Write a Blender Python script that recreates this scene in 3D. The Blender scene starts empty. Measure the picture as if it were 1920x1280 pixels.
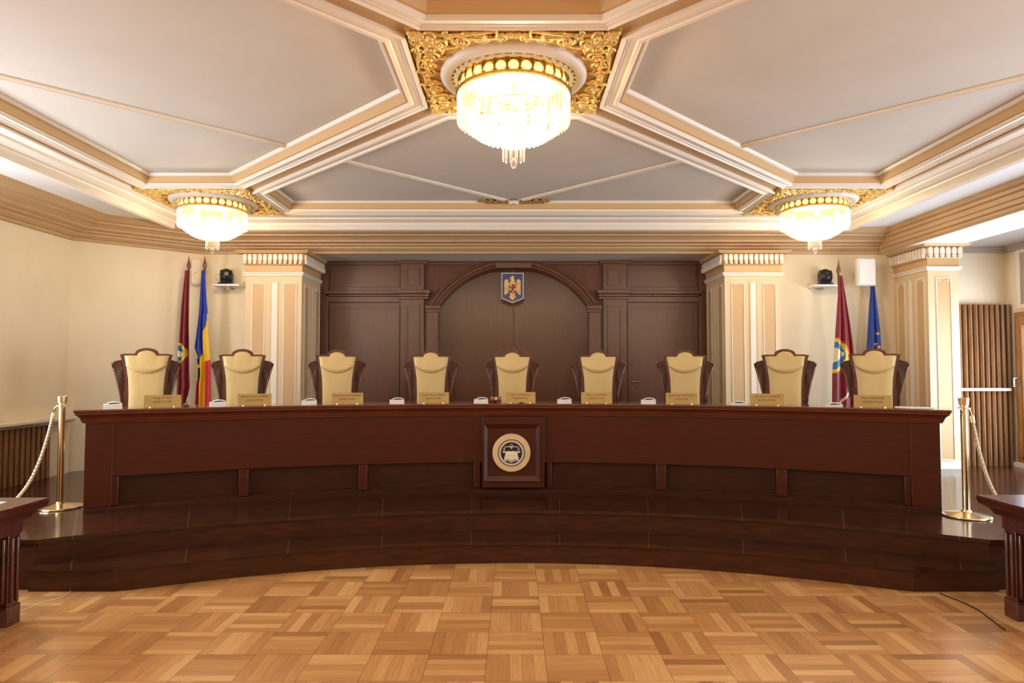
import bpy, bmesh, math, random
from mathutils import Vector, Matrix
random.seed(7)
PI = math.pi
C = bpy.context.scene.collection
S = bpy.context.scene
H = 1.6                     # eye height above the parquet
# ------------------------------------------------------------------ camera
F = 1270.0; T = math.radians(2.25); CX = 963.0
cam = bpy.data.objects.new('camera', bpy.data.cameras.new('camera')); C.objects.link(cam)
cam.data.sensor_width = 36; cam.data.lens = 36 * F / 1920; cam.data.shift_x = -(CX - 960) / 1920
cam.location = (0, 0, H); cam.rotation_euler = (PI / 2 + T, 0, 0); cam.data.clip_start = .05
S.camera = cam
# ------------------------------------------------------------------ view, world, big lights
S.view_settings.view_transform = 'Standard'; S.view_settings.look = 'None'
S.view_settings.exposure = 1.0; S.view_settings.gamma = 1; S.view_settings.use_curve_mapping = False
S.cycles.use_denoising = True
S.cycles.max_bounces = 8; S.cycles.diffuse_bounces = 5; S.cycles.glossy_bounces = 4
S.cycles.transparent_max_bounces = 24; S.cycles.sample_clamp_indirect = 4; S.cycles.caustics_reflective = False; S.cycles.caustics_refractive = False
W = bpy.data.worlds.new('world'); S.world = W; W.use_nodes = True
W.node_tree.nodes['Background'].inputs[0].default_value = (.80, .90, 1, 1); W.node_tree.nodes['Background'].inputs[1].default_value = 1.6
def area(name, loc, rot, sx, sy, power, col):
    l = bpy.data.lights.new(name, 'AREA'); l.shape = 'RECTANGLE'; l.size = sx; l.size_y = sy; l.energy = power; l.color = col
    o = bpy.data.objects.new(name, l); o.location = loc; o.rotation_euler = rot; C.objects.link(o); return o
WARM = (1, .85, .66)
area('daylight_window_right', (6.30, 7.45, 1.45), (0, PI / 2, 0), 1.8, 1.8, 46, (.72, .83, 1))
area('daylight_window_right_near', (6.30, 3.6, 1.7), (0, PI / 2, 0), 2.0, 2.6, 80, (.80, .88, 1))
area('daylight_window_left', (-5.28, 4.6, 1.85), (0, -PI / 2, 0), 1.6, 2.6, 76, (.88, .92, 1))
# ------------------------------------------------------------------ pixel -> metres helpers
def _k(v): s = (640 - v) / F; return math.cos(T) - s * math.sin(T), math.sin(T) + s * math.cos(T)
def X(u, v, Y): return (u - CX) / F * Y / _k(v)[0]
def Z(v, Y): a, b = _k(v); return H + Y * b / a
def lerp_table(t, v):
    if v <= t[0][0]: return t[0][1]
    for (a, x), (b, y) in zip(t, t[1:]):
        if v <= b: return x + (y - x) * (v - a) / (b - a)
    return t[-1][1]
# ------------------------------------------------------------------ materials
def mat(name, col, rough=.6, metal=0, coat=0, noise=0, nscale=8, bump=0, bscale=40, spec=.5, crough=.08, stretch=None, emis=None, col2=None):
    m = bpy.data.materials.new(name); m.use_nodes = True; nt = m.node_tree; b = nt.nodes['Principled BSDF']
    b.inputs['Base Color'].default_value = (*col, 1); b.inputs['Roughness'].default_value = rough; b.inputs['Metallic'].default_value = metal
    b.inputs['Coat Weight'].default_value = coat; b.inputs['Coat Roughness'].default_value = crough; b.inputs['Specular IOR Level'].default_value = spec
    if emis: b.inputs['Emission Color'].default_value = (*emis[0], 1); b.inputs['Emission Strength'].default_value = emis[1]
    tc = nt.nodes.new('ShaderNodeTexCoord'); mp = nt.nodes.new('ShaderNodeMapping'); nt.links.new(tc.outputs['Object'], mp.inputs[0])
    if stretch: mp.inputs['Scale'].default_value = stretch
    if noise or col2:
        n = nt.nodes.new('ShaderNodeTexNoise'); n.inputs['Scale'].default_value = nscale; n.inputs['Detail'].default_value = 4
        nt.links.new(mp.outputs[0], n.inputs[0])
        r = nt.nodes.new('ShaderNodeMix'); r.data_type = 'RGBA'
        c2 = col2 or tuple(max(0, c * (1 - noise)) for c in col)
        r.inputs[6].default_value = (*c2, 1); r.inputs[7].default_value = (*(tuple(min(1, c * (1 + noise)) for c in col) if not col2 else col), 1)
        mr = nt.nodes.new('ShaderNodeMapRange'); mr.inputs[1].default_value = .35; mr.inputs[2].default_value = .65
        nt.links.new(n.outputs[0], mr.inputs[0]); nt.links.new(mr.outputs[0], r.inputs[0]); nt.links.new(r.outputs[2], b.inputs['Base Color'])
    if bump:
        n = nt.nodes.new('ShaderNodeTexNoise'); n.inputs['Scale'].default_value = bscale; n.inputs['Detail'].default_value = 3
        nt.links.new(mp.outputs[0], n.inputs[0]); bp = nt.nodes.new('ShaderNodeBump'); bp.inputs['Strength'].default_value = bump; bp.inputs['Distance'].default_value = .01
        nt.links.new(n.outputs[0], bp.inputs['Height']); nt.links.new(bp.outputs[0], b.inputs['Normal'])
    return m
M = {}
M['wall'] = mat('cream_plaster', (.80, .70, .51), .75, noise=.02, nscale=3)
M['ceil'] = mat('greige_ceiling_paint', (.64, .59, .51), .8, noise=.02, nscale=2)
M['white'] = mat('ivory_trim_paint', (.85, .77, .65), .45)
M['bright'] = mat('white_plaster', (.86, .85, .82), .6)
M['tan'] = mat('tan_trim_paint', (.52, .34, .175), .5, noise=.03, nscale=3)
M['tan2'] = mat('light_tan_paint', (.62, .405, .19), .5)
M['beige'] = mat('beige_pillar_paint', (.74, .56, .33), .5)
M['greige'] = mat('taupe_paint', (.42, .36, .31), .6)
M['gold'] = mat('gilding', (.80, .54, .17), .42, metal=.3, bump=.35, bscale=60, noise=.18, nscale=20)
M['brass'] = mat('polished_brass', (.84, .70, .42), .18, metal=1)
M['brassd'] = mat('antique_brass', (.62, .42, .14), .28, metal=.9, noise=.2, nscale=40)
M['plate'] = mat('satin_brass_plate', (.55, .43, .19), .3, metal=.8, noise=.06, nscale=9)
M['wood'] = mat('dark_mahogany', (.125, .045, .019), .30, noise=.08, nscale=9, stretch=(6, 6, .5), spec=.75)
M['woodred'] = mat('red_mahogany_panel', (.12, .034, .017), .38, noise=.16, nscale=9, stretch=(6, 6, .5))
M['bench'] = mat('bench_mahogany', (.062, .0105, .003), .36, noise=.12, nscale=7, stretch=(1, 1, 9), spec=.3)
M['mould_lit'] = mat('bench_mahogany_lit', (.115, .026, .010), .3, noise=.12, nscale=7, spec=.5)  # lighter bench wood: light caught on the moulding is put into the colour
M['benchtop'] = mat('bench_top_lacquer', (.16, .06, .035), .16, coat=.6, noise=.15, nscale=5)
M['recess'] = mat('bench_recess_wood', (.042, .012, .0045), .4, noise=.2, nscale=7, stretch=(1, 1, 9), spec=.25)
M['desk'] = mat('desk_mahogany', (.085, .022, .014), .25, coat=.4, noise=.2, nscale=6, stretch=(1, 6, 1))
M['chairwood'] = mat('chair_walnut', (.13, .046, .026), .36, noise=.22, nscale=10, stretch=(4, 4, 1), coat=.1)
M['leather'] = mat('cream_leather', (.66, .48, .20), .42, bump=.08, bscale=120, noise=.03, nscale=6)
M['slat'] = mat('oak_slat', (.26, .13, .055), .45, noise=.25, nscale=8, stretch=(5, 5, .4))
M['slatd'] = mat('slat_backing', (.06, .03, .018), .7)
M['frame'] = mat('oak_window_frame', (.40, .20, .075), .4, noise=.2, nscale=7, stretch=(5, 5, .5))
M['paper'] = mat('white_paper', (.85, .85, .84), .6)
M['black'] = mat('black_plastic', (.02, .02, .022), .32)
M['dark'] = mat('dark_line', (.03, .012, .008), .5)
M['grey'] = mat('grey_plastic', (.55, .53, .48), .5)
M['maroon'] = mat('maroon_satin', (.23, .022, .035), .42, noise=.1, nscale=12)
M['blue'] = mat('blue_satin', (.035, .06, .42), .38, noise=.08, nscale=12)
M['yellow'] = mat('yellow_satin', (.86, .58, .03), .42)
M['red'] = mat('red_satin', (.62, .03, .03), .42)
M['eu'] = mat('royal_blue_satin', (.02, .06, .34), .42, noise=.1, nscale=12)
M['sky'] = mat('sky_blue_satin', (.03, .20, .46), .5)
M['cream'] = mat('cream_cloth', (.80, .70, .46), .6)
M['navy'] = mat('navy_enamel', (.025, .045, .20), .3)
M['seal'] = mat('pale_maple', (.66, .47, .24), .4, noise=.06, nscale=8)
M['ink'] = mat('black_enamel', (.012, .010, .010), .35)
M['ivory'] = mat('ivory_inlay', (.80, .70, .52), .4)
M['rope'] = mat('cream_rope', (.66, .54, .36), .8, bump=.3, bscale=200)
M['chrome'] = mat('steel', (.7, .66, .6), .2, metal=1)
M['gavel'] = mat('gavel_wood', (.36, .13, .05), .3, coat=.4, noise=.2, nscale=20)
M['letter'] = mat('engraved_letters', (.05, .035, .02), .5)
M['bulb'] = mat('lamp_glow', (1, .9, .75), .5, emis=((1, .93, .82), 14))
M['jewel'] = mat('glowing_amber_glass', (.95, .72, .28), .12, emis=((1, .66, .18), 1.0), spec=.8)  # the rosettes are no lamps; their amber glow is put in as emission
def crystal():
    m = bpy.data.materials.new('cut_crystal'); m.use_nodes = True; nt = m.node_tree; nt.nodes.clear()
    o = nt.nodes.new('ShaderNodeOutputMaterial'); t = nt.nodes.new('ShaderNodeBsdfTransparent'); g = nt.nodes.new('ShaderNodeBsdfGlossy')
    d = nt.nodes.new('ShaderNodeBsdfTranslucent'); d2 = nt.nodes.new('ShaderNodeBsdfDiffuse')
    t.inputs[0].default_value = (1, .97, .92, 1); g.inputs[0].default_value = (1, .97, .92, 1); g.inputs['Roughness'].default_value = .08
    d.inputs[0].default_value = (.85, .83, .78, 1); d2.inputs[0].default_value = (.85, .83, .78, 1)
    a = nt.nodes.new('ShaderNodeMixShader'); b = nt.nodes.new('ShaderNodeMixShader'); c = nt.nodes.new('ShaderNodeMixShader')
    a.inputs[0].default_value = .5; nt.links.new(d.outputs[0], a.inputs[1]); nt.links.new(d2.outputs[0], a.inputs[2])
    b.inputs[0].default_value = .45; nt.links.new(a.outputs[0], b.inputs[1]); nt.links.new(g.outputs[0], b.inputs[2])
    lw = nt.nodes.new('ShaderNodeLayerWeight'); lw.inputs[0].default_value = .5; mr = nt.nodes.new('ShaderNodeMapRange'); mr.inputs[3].default_value = .06; mr.inputs[4].default_value = .62; nt.links.new(lw.outputs['Facing'], mr.inputs[0]); nt.links.new(mr.outputs[0], c.inputs[0]); nt.links.new(b.outputs[0], c.inputs[2]); nt.links.new(t.outputs[0], c.inputs[1])
    nt.links.new(c.outputs[0], o.inputs[0]); return m
M['crystal'] = crystal()
def glass():
    m = bpy.data.materials.new('window_glass'); m.use_nodes = True; nt = m.node_tree; nt.nodes.clear()
    o = nt.nodes.new('ShaderNodeOutputMaterial'); t = nt.nodes.new('ShaderNodeBsdfTransparent'); g = nt.nodes.new('ShaderNodeBsdfGlossy'); g.inputs['Roughness'].default_value = .03
    c = nt.nodes.new('ShaderNodeMixShader'); c.inputs[0].default_value = .1
    nt.links.new(t.outputs[0], c.inputs[1]); nt.links.new(g.outputs[0], c.inputs[2]); nt.links.new(c.outputs[0], o.inputs[0]); return m
M['glass'] = glass()
M['added_plate'] = mat('added_plate_grey', (.24, .22, .18), .45, metal=.3)  # grey for the plate added inside the chandelier, kept dark against glare
# parquet: basket weave of five-strip squares
TS = .3235; TX = -.149; TY = 3.531
def parquet():
    m = bpy.data.materials.new('oak_basketweave_parquet'); m.use_nodes = True; nt = m.node_tree; L = nt.links.new; N = nt.nodes.new
    b = nt.nodes['Principled BSDF']; tc = N('ShaderNodeTexCoord'); sp = N('ShaderNodeSeparateXYZ'); L(tc.outputs['Object'], sp.inputs[0])
    def mth(op, a, c=None):
        n = N('ShaderNodeMath'); n.operation = op
        for i, s in enumerate((a, c)):
            if s is None: continue
            if isinstance(s, (int, float)): n.inputs[i].default_value = s
            else: L(s, n.inputs[i])
        return n.outputs[0]
    u = mth('DIVIDE', mth('SUBTRACT', sp.outputs[0], TX - 60 * TS), TS); v = mth('DIVIDE', mth('SUBTRACT', sp.outputs[1], TY - 60 * TS), TS)
    iu, iv = mth('FLOOR', u), mth('FLOOR', v); fu, fv = mth('FRACT', u), mth('FRACT', v)
    par = mth('MODULO', mth('ADD', iu, iv), 2.0)      # 0: strips run along y
    def sel(a, c): return mth('ADD', mth('MULTIPLY', a, mth('SUBTRACT', 1.0, par)), mth('MULTIPLY', c, par))
    across, along = sel(fu, fv), sel(fv, fu)
    s5 = mth('MULTIPLY', across, 5.0); st = mth('FLOOR', s5); fs = mth('FRACT', s5)
    cb = N('ShaderNodeCombineXYZ'); L(iu, cb.inputs[0]); L(iv, cb.inputs[1]); L(st, cb.inputs[2])
    wn = N('ShaderNodeTexWhiteNoise'); wn.noise_dimensions = '3D'; L(cb.outputs[0], wn.inputs[0])
    ramp = N('ShaderNodeValToRGB'); e = ramp.color_ramp.elements
    e[0].position = 0; e[0].color = (.38, .165, .052, 1); e[1].position = 1; e[1].color = (.74, .43, .17, 1)
    for p, c in ((.12, (.48, .225, .074, 1)), (.5, (.56, .275, .094, 1)), (.82, (.64, .34, .12, 1))):
        k = e.new(p); k.color = c
    L(wn.outputs[0], ramp.inputs[0])
    g = N('ShaderNodeCombineXYZ'); L(mth('MULTIPLY', s5, 9.0), g.inputs[0]); L(mth('MULTIPLY', along, 1.6), g.inputs[1]); L(mth('MULTIPLY', wn.outputs[0], 90.0), g.inputs[2])
    gn = N('ShaderNodeTexNoise'); gn.inputs['Scale'].default_value = 1; gn.inputs['Detail'].default_value = 4; L(g.outputs[0], gn.inputs[0])
    gr = N('ShaderNodeMapRange'); gr.inputs[1].default_value = .3; gr.inputs[2].default_value = .7; gr.inputs[3].default_value = .84; gr.inputs[4].default_value = 1.14; L(gn.outputs[0], gr.inputs[0])
    def edge(f, w):
        d = mth('MINIMUM', f, mth('SUBTRACT', 1.0, f)); return mth('MINIMUM', 1.0, mth('DIVIDE', d, w))
    ln = mth('MINIMUM', mth('ADD', mth('MULTIPLY', edge(fs, .035), .4), .6), mth('ADD', mth('MULTIPLY', mth('MINIMUM', edge(along, .012), edge(across, .012)), .55), .45))
    tot = mth('MULTIPLY', ln, gr.outputs[0])
    mx = N('ShaderNodeVectorMath'); mx.operation = 'SCALE'; L(ramp.outputs[0], mx.inputs[0]); L(tot, mx.inputs['Scale'])
    L(mx.outputs[0], b.inputs['Base Color']); b.inputs['Roughness'].default_value = .30; b.inputs['Coat Weight'].default_value = .25; b.inputs['Coat Roughness'].default_value = .16
    return m
M['parquet'] = parquet()
YC = -.35                    # centre of the bench and step arcs
def platform_mat():
    m = mat('dark_polished_boards', (.044, .014, .006), .17, noise=.25, nscale=6, spec=.42); nt = m.node_tree; L = nt.links.new; N = nt.nodes.new
    b = nt.nodes['Principled BSDF']; src = b.inputs['Base Color'].links[0].from_socket
    tc = N('ShaderNodeTexCoord'); sp = N('ShaderNodeSeparateXYZ'); L(tc.outputs['Object'], sp.inputs[0])
    def mth(op, a, c=None):
        n = N('ShaderNodeMath'); n.operation = op
        for i, s in enumerate((a, c)):
            if s is None: continue
            if isinstance(s, (int, float)): n.inputs[i].default_value = s
            else: L(s, n.inputs[i])
        return n.outputs[0]
    a = mth('ARCTAN2', sp.outputs[0], mth('ADD', sp.outputs[1], -YC))
    f = mth('FRACT', mth('ADD', mth('DIVIDE', a, .121), 20.48)); d = mth('MINIMUM', f, mth('SUBTRACT', 1.0, f))
    near = mth('LESS_THAN', d, .004)
    mx = N('ShaderNodeMix'); mx.data_type = 'RGBA'; L(near, mx.inputs[0]); L(src, mx.inputs[6]); mx.inputs[7].default_value = (.11, .065, .045, 1); L(mx.outputs[2], b.inputs['Base Color'])
    return m
M['plat'] = platform_mat()
M['riser'] = mat('dark_riser_boards', (.058, .017, .006), .36, noise=.25, nscale=6, stretch=(1, 1, 6), spec=.3)
# ------------------------------------------------------------------ mesh builder
class MB:
    def __init__(s): s.v = []; s.f = []; s.m = []
    def add(s, vs, fs, m=0, mx=None):
        n = len(s.v); s.v += [tuple(mx @ Vector(p)) if mx else tuple(p) for p in vs]; s.f += [tuple(i + n for i in f) for f in fs]; s.m += [m] * len(fs); return s
    def box(s, x0, x1, y0, y1, z0, z1, m=0, mx=None):
        vs = [(x, y, z) for z in (z0, z1) for y in (y0, y1) for x in (x0, x1)]
        return s.add(vs, [(0, 2, 3, 1), (4, 5, 7, 6), (0, 1, 5, 4), (2, 6, 7, 3), (0, 4, 6, 2), (1, 3, 7, 5)], m, mx)
    def prism(s, pts, d0, d1, axis='y', m=0, mx=None):
        n = len(pts)
        f = {'y': lambda a, b, d: (a, d, b), 'z': lambda a, b, d: (a, b, d), 'x': lambda a, b, d: (d, a, b)}[axis]
        vs = [f(a, b, d0) for a, b in pts] + [f(a, b, d1) for a, b in pts]
        return s.add(vs, [tuple(range(n)), tuple(range(2 * n - 1, n - 1, -1))] + [(i, i + n, (i + 1) % n + n, (i + 1) % n) for i in range(n)], m, mx)
    def lathe(s, prof, n=24, m=0, mx=None, cap=True):
        vs = [(r * math.cos(2 * PI * i / n), r * math.sin(2 * PI * i / n), z) for r, z in prof for i in range(n)]
        fs = [(j * n + i, j * n + (i + 1) % n, (j + 1) * n + (i + 1) % n, (j + 1) * n + i) for j in range(len(prof) - 1) for i in range(n)]
        if cap: fs += [tuple(range(n - 1, -1, -1)), tuple(range((len(prof) - 1) * n, len(prof) * n))]
        return s.add(vs, fs, m, mx)
    def tube(s, pts, rad, n=8, m=0, mx=None):
        P = [Vector(p) for p in pts]; R = rad if isinstance(rad, (list, tuple)) else [rad] * len(P)
        vs = []; up = Vector((0, 0, 1))
        for i, p in enumerate(P):
            t = (P[min(i + 1, len(P) - 1)] - P[max(i - 1, 0)]).normalized()
            a = up.cross(t)
            if a.length < .05: a = Vector((1, 0, 0)).cross(t)
            a.normalize(); b = t.cross(a)
            vs += [tuple(p + a * R[i] * math.cos(2 * PI * k / n) + b * R[i] * math.sin(2 * PI * k / n)) for k in range(n)]
        fs = [(j * n + i, j * n + (i + 1) % n, (j + 1) * n + (i + 1) % n, (j + 1) * n + i) for j in range(len(P) - 1) for i in range(n)]
        fs += [tuple(range(n - 1, -1, -1)), tuple(range((len(P) - 1) * n, len(P) * n))]
        return s.add(vs, fs, m, mx)
    def ball(s, c, r, m=0, n=10, k=6, mx=None):
        rx, ry, rz = r if isinstance(r, (tuple, list)) else (r, r, r)
        vs = [(c[0] + rx * math.sin(PI * (j + .001) / (k + .002)) * math.cos(2 * PI * i / n), c[1] + ry * math.sin(PI * (j + .001) / (k + .002)) * math.sin(2 * PI * i / n), c[2] - rz * math.cos(PI * j / k)) for j in range(k + 1) for i in range(n)]
        fs = [(j * n + i, j * n + (i + 1) % n, (j + 1) * n + (i + 1) % n, (j + 1) * n + i) for j in range(k) for i in range(n)]
        return s.add(vs, fs, m, mx)
    def sweep(s, path, prof, mats=None, closed=True, side=1, m=0):
        """mitred sweep in plan; prof = (offset to the right-hand side * side, z)"""
        n = len(path); dirs = []
        for i in range(n if closed else n - 1):
            a, b = Vector(path[i]), Vector(path[(i + 1) % n]); dirs.append((b - a).normalized())
        vs = []
        for i in range(n):
            if closed: d0, d1 = dirs[i - 1], dirs[i]
            else: d0, d1 = dirs[max(i - 1, 0)], dirs[min(i, n - 2)]
            n0, n1 = Vector((d0.y, -d0.x)), Vector((d1.y, -d1.x)); mt = (n0 + n1) / (1 + n0.dot(n1)) * side
            for o, z in prof: vs.append((path[i][0] + mt.x * o, path[i][1] + mt.y * o, z))
        k = len(prof)
        for i in range(n if closed else n - 1):
            j = (i + 1) % n
            for q in range(k - 1):
                s.add([vs[i * k + q], vs[j * k + q], vs[j * k + q + 1], vs[i * k + q + 1]], [(0, 1, 2, 3)], mats[q] if mats else m)
        return s
    def arc(s, prof, a0, a1, n=48, m=0, closed=True, caps=True):
        """revolve a (radius, z) profile round the arc centre (0, YC)"""
        k = len(prof); vs = []
        for i in range(n + 1):
            a = a0 + (a1 - a0) * i / n
            vs += [(r * math.sin(a), YC + r * math.cos(a), z) for r, z in prof]
        fs = [(i * k + q, i * k + (q + 1) % k, (i + 1) * k + (q + 1) % k, (i + 1) * k + q) for i in range(n) for q in range(k if closed else k - 1)]
        if caps and closed: fs += [tuple(range(k - 1, -1, -1)), tuple(range(n * k, n * k + k))]
        return s.add(vs, fs, m)
    def build(s, name, mats, parent=None, smooth=False, bevel=0, recalc=True, seg=2):
        me = bpy.data.meshes.new(name); me.from_pydata(s.v, [], s.f)
        for q in (mats if isinstance(mats, (list, tuple)) else [mats]): me.materials.append(M[q] if isinstance(q, str) else q)
        me.polygons.foreach_set('material_index', s.m)
        bm = bmesh.new(); bm.from_mesh(me); bmesh.ops.remove_doubles(bm, verts=bm.verts, dist=1e-5)
        if recalc: bmesh.ops.recalc_face_normals(bm, faces=bm.faces)
        bm.to_mesh(me); bm.free()
        if smooth:
            me.polygons.foreach_set('use_smooth', [True] * len(me.polygons))
            if smooth != 'all': me.set_sharp_from_angle(angle=math.radians(smooth if smooth is not True else 35))
        o = bpy.data.objects.new(name, me); C.objects.link(o)
        if parent: o.parent = parent
        if bevel:
            b = o.modifiers.new('bevel', 'BEVEL'); b.width = bevel; b.segments = seg; b.limit_method = 'ANGLE'; b.angle_limit = math.radians(35)
            me.polygons.foreach_set('use_smooth', [True] * len(me.polygons)); me.set_sharp_from_angle(angle=math.radians(50))
        return o
def tag(o, label=None, cat=None, group=None, kind=None):
    for k, v in (('label', label), ('category', cat), ('group', group), ('kind', kind)):
        if v: o[k] = v
    return o
def thing(name, label, cat, loc=(0, 0, 0), rz=0, group=None):
    o = bpy.data.objects.new(name, None); C.objects.link(o); o.location = loc; o.rotation_euler = (0, 0, rz); return tag(o, label, cat, group)
def struct(name, mb, m, **k): return tag(mb.build(name, m, **k), kind='structure')
def copy_tree(o, parent=None):
    c = o.copy(); C.objects.link(c)
    if parent: c.parent = parent
    for ch in list(o.children): copy_tree(ch, c)
    return c
def text_mesh(name, lines, size, m, parent, loc, rot, gap=1.35, depth=.0008, width=None):
    cu = bpy.data.curves.new(name, 'FONT'); cu.body = '\n'.join(lines); cu.size = size; cu.align_x = 'CENTER'; cu.align_y = 'CENTER'; cu.extrude = depth; cu.space_line = gap
    cu.resolution_u = 2
    t = bpy.data.objects.new(name, cu); C.objects.link(t); bpy.context.view_layer.update()
    me = bpy.data.meshes.new_from_object(t.evaluated_get(bpy.context.evaluated_depsgraph_get())); bpy.data.objects.remove(t)
    me.materials.clear(); me.materials.append(M[m])
    o = bpy.data.objects.new(name, me); C.objects.link(o); o.parent = parent; o.location = loc; o.rotation_euler = rot
    if width:
        w = max(v.co.x for v in me.vertices) - min(v.co.x for v in me.vertices)
        if w > width: o.scale = (width / w, 1, 1)
    return o
def ang(u, R, v=760):        # arc angle where the sight line through column u meets radius R
    k = (u - CX) / F
    A, B, D = k * k + 1, -2 * YC, YC * YC - R * R
    Y = (-B + math.sqrt(B * B - 4 * A * D)) / (2 * A); return math.atan2(k * Y, Y - YC)
PZ = .362                    # height of the platform
# ================================================================== SETTING
struct('floor', MB().box(-5.5, 6.5, -3.1, 6.2, -.1, 0), 'parquet')
# ---- raised platform with two concentric steps
R1, R2 = 5.96, 6.32
def arcpts(R, x, n=40):
    a = math.asin(x / R); return [(R * math.sin(-a + 2 * a * i / n), YC + R * math.cos(-a + 2 * a * i / n)) for i in range(n + 1)]
Y1, Y2 = 4.90, 4.94
def step(z0, z1, R, xa, yf, xl, xr, nose):
    mb = MB(); arc_ = arcpts(R, xa); pts = [(xl, yf)] + arc_ + [(xr, yf)]
    pts = [(xl, yf)] + [(-xa, yf)] + arc_[1:-1] + [(xa, yf)] + [(xr, yf)]
    back = [(xr, 9.9), (xl, 9.9)]
    return pts, back
plat = MB()
front2, back2 = step(0, PZ, R2, 3.44, Y2, -5.35, 6.36, 0)
# treads as thin slabs with nosing, risers set back by 25 mm
def offs(pts, d):
    out = []
    for i, p in enumerate(pts):
        a = Vector(pts[max(i - 1, 0)]); b = Vector(pts[min(i + 1, len(pts) - 1)]); t = (b - a).normalized(); out.append((p[0] - t.y * d, p[1] + t.x * d))
    return out
def strip_slab(mb, f, y_back, z0, z1):
    n = len(f); vs = [(x, y, z) for z in (z1, z0) for x, y in f] + [(x, y_back, z) for z in (z1, z0) for x, y in f]
    fs = [(i, i + 1, 2 * n + i + 1, 2 * n + i) for i in range(n - 1)] + [(i, n + i, n + i + 1, i + 1) for i in range(n - 1)] + [(n + i, 3 * n + i, 3 * n + i + 1, n + i + 1) for i in range(n - 1)]
    mb.add(vs, fs)
st1 = [(-3.48, Y1)] + [(-2.87, Y1)] + arcpts(R1, 2.87)[1:-1] + [(2.87, Y1), (3.48, Y1)]
mb = MB(); strip_slab(mb, front2, 9.95, PZ - .03, PZ)
pf = struct('floor_platform', mb, 'plat')
mb = MB(); strip_slab(mb, offs(front2, .02), 9.9, 0, PZ - .03); mb.build('riser', 'riser', pf)
mb = MB(); strip_slab(mb, st1, 6.1, .152, .181); mb.build('step', 'plat', pf)
mb = MB(); strip_slab(mb, offs(st1, .02), 6.05, 0, .152); mb.build('riser', 'riser', pf)
# ---- walls
XL, XR, YB = -5.35, 6.36, 9.15
# left wall with a window opening behind the frame edge
wl = MB().box(XL - .15, XL, -3.1, 3.3, 0, 3.5).box(XL - .15, XL, 5.9, 8.13, 0, 3.5).box(XL - .15, XL, 3.3, 5.9, 0, 1.02).box(XL - .15, XL, 3.3, 5.9, 2.7, 3.5)
struct('wall_left', wl, 'wall')
struct('wall_left_corner', MB().prism([(XL - .15, 8.13), (XL, 8.13), (-4.24, YB), (-4.24, YB + .15), (XL - .15, 8.4)], 0, 3.5, 'z'), 'wall')
wb = MB().box(-4.24, -2.86, YB, YB + .12, 0, 3.5).box(2.86, 5.2, YB, YB + .12, 0, 3.5)
wb.box(-2.80, 2.79, YB + .04, 9.84, 3.165, 3.5).box(-2.80, 2.79, 9.84, 10.6, 3.17, 3.5)
wb.box(5.2, 5.3, 8.7, YB + .12, 0, 3.3).box(5.3, XR + .15, 8.7, 8.82, 0, 3.3).box(-3.3, 3.3, 10.4, 10.55, 0, 3.5)
wb.box(-2.95, -2.86, YB + .12, 10.5, 0, 3.3).box(2.86, 2.95, YB + .12, 10.5, 0, 3.3)
struct('wall_back', wb, 'wall')
wr = MB().box(XR, XR + .15, 8.55, 8.82, 0, 3.3).box(XR, XR + .15, 5.2, 6.4, 0, 3.3).box(XR, XR + .15, 6.4, 8.55, 2.30, 3.3).box(XR, XR + .15, 6.4, 8.55, 0, .42)
wr.box(XR, XR + .15, 2.2, 5.2, 2.7, 3.3).box(XR, XR + .15, 2.2, 5.2, 0, .6).box(XR, XR + .15, -3.1, 2.2, 0, 3.3)
struct('wall_right', wr, 'wall')
struct('wall_front', MB().box(XL, XR, -3.25, -3.1, 0, 3.5), 'wall')
# ---- ceiling
ZB, ZC = 3.48, 3.59
ce = struct('ceiling', MB().box(-4.3, 4.3, .1, 8.55, ZC, ZC + .06), 'ceil')
MB().box(XL - .1, -4.26, -3.1, 9.2, 3.40, 3.44).box(4.26, 5.05, -3.1, 9.2, 3.40, 3.44).box(-4.26, 4.26, 8.47, 9.2, 3.40, 3.44).box(-4.26, 4.26, -3.1, .12, 3.40, 3.44).build('ceiling_border', 'bright', ce)
SY0, SY1 = 3.71, 4.93
def coffer(pts):
    prof = [(0, 3.52), (0, 3.482), (.018, 3.474), (.030, 3.486), (.045, 3.486), (.050, 3.492), (.095, 3.492), (.10, 3.482), (.118, 3.476), (.128, 3.486), (.132, 3.504), (.15, 3.506), (.165, 3.568), (.168, 3.562), (.190, 3.566), (.196, 3.578), (.205, ZC)]
    mt = [0] * 10 + [1] * 2 + [0] * 4
    mb = MB().sweep(pts, prof, mt, closed=True, side=1)
    mb.build('coffer_moulding', ['white', 'tan2'], ce)
YM = (SY0 + SY1) / 2
rear = [(-.53, 4.93), (.53, 4.93), (2.82, 7.22), (2.82, 8.19), (-2.82, 8.19), (-2.82, 7.22)]
left = [(-.62, 3.80), (-.62, 4.84), (-2.82, 7.04), (-3.92, 7.04), (-3.92, 1.60), (-2.82, 1.60)]
def cw(p):   # clockwise, so the right-hand side is the inside
    a = sum(p[i][0] * p[(i + 1) % len(p)][1] - p[(i + 1) % len(p)][0] * p[i][1] for i in range(len(p))); return p if a < 0 else p[::-1]
coffer(cw(rear)); coffer(cw(left)); coffer(cw([(-x, y) for x, y in left])); coffer(cw([(x, 2 * YM - y) for x, y in rear]))
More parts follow.
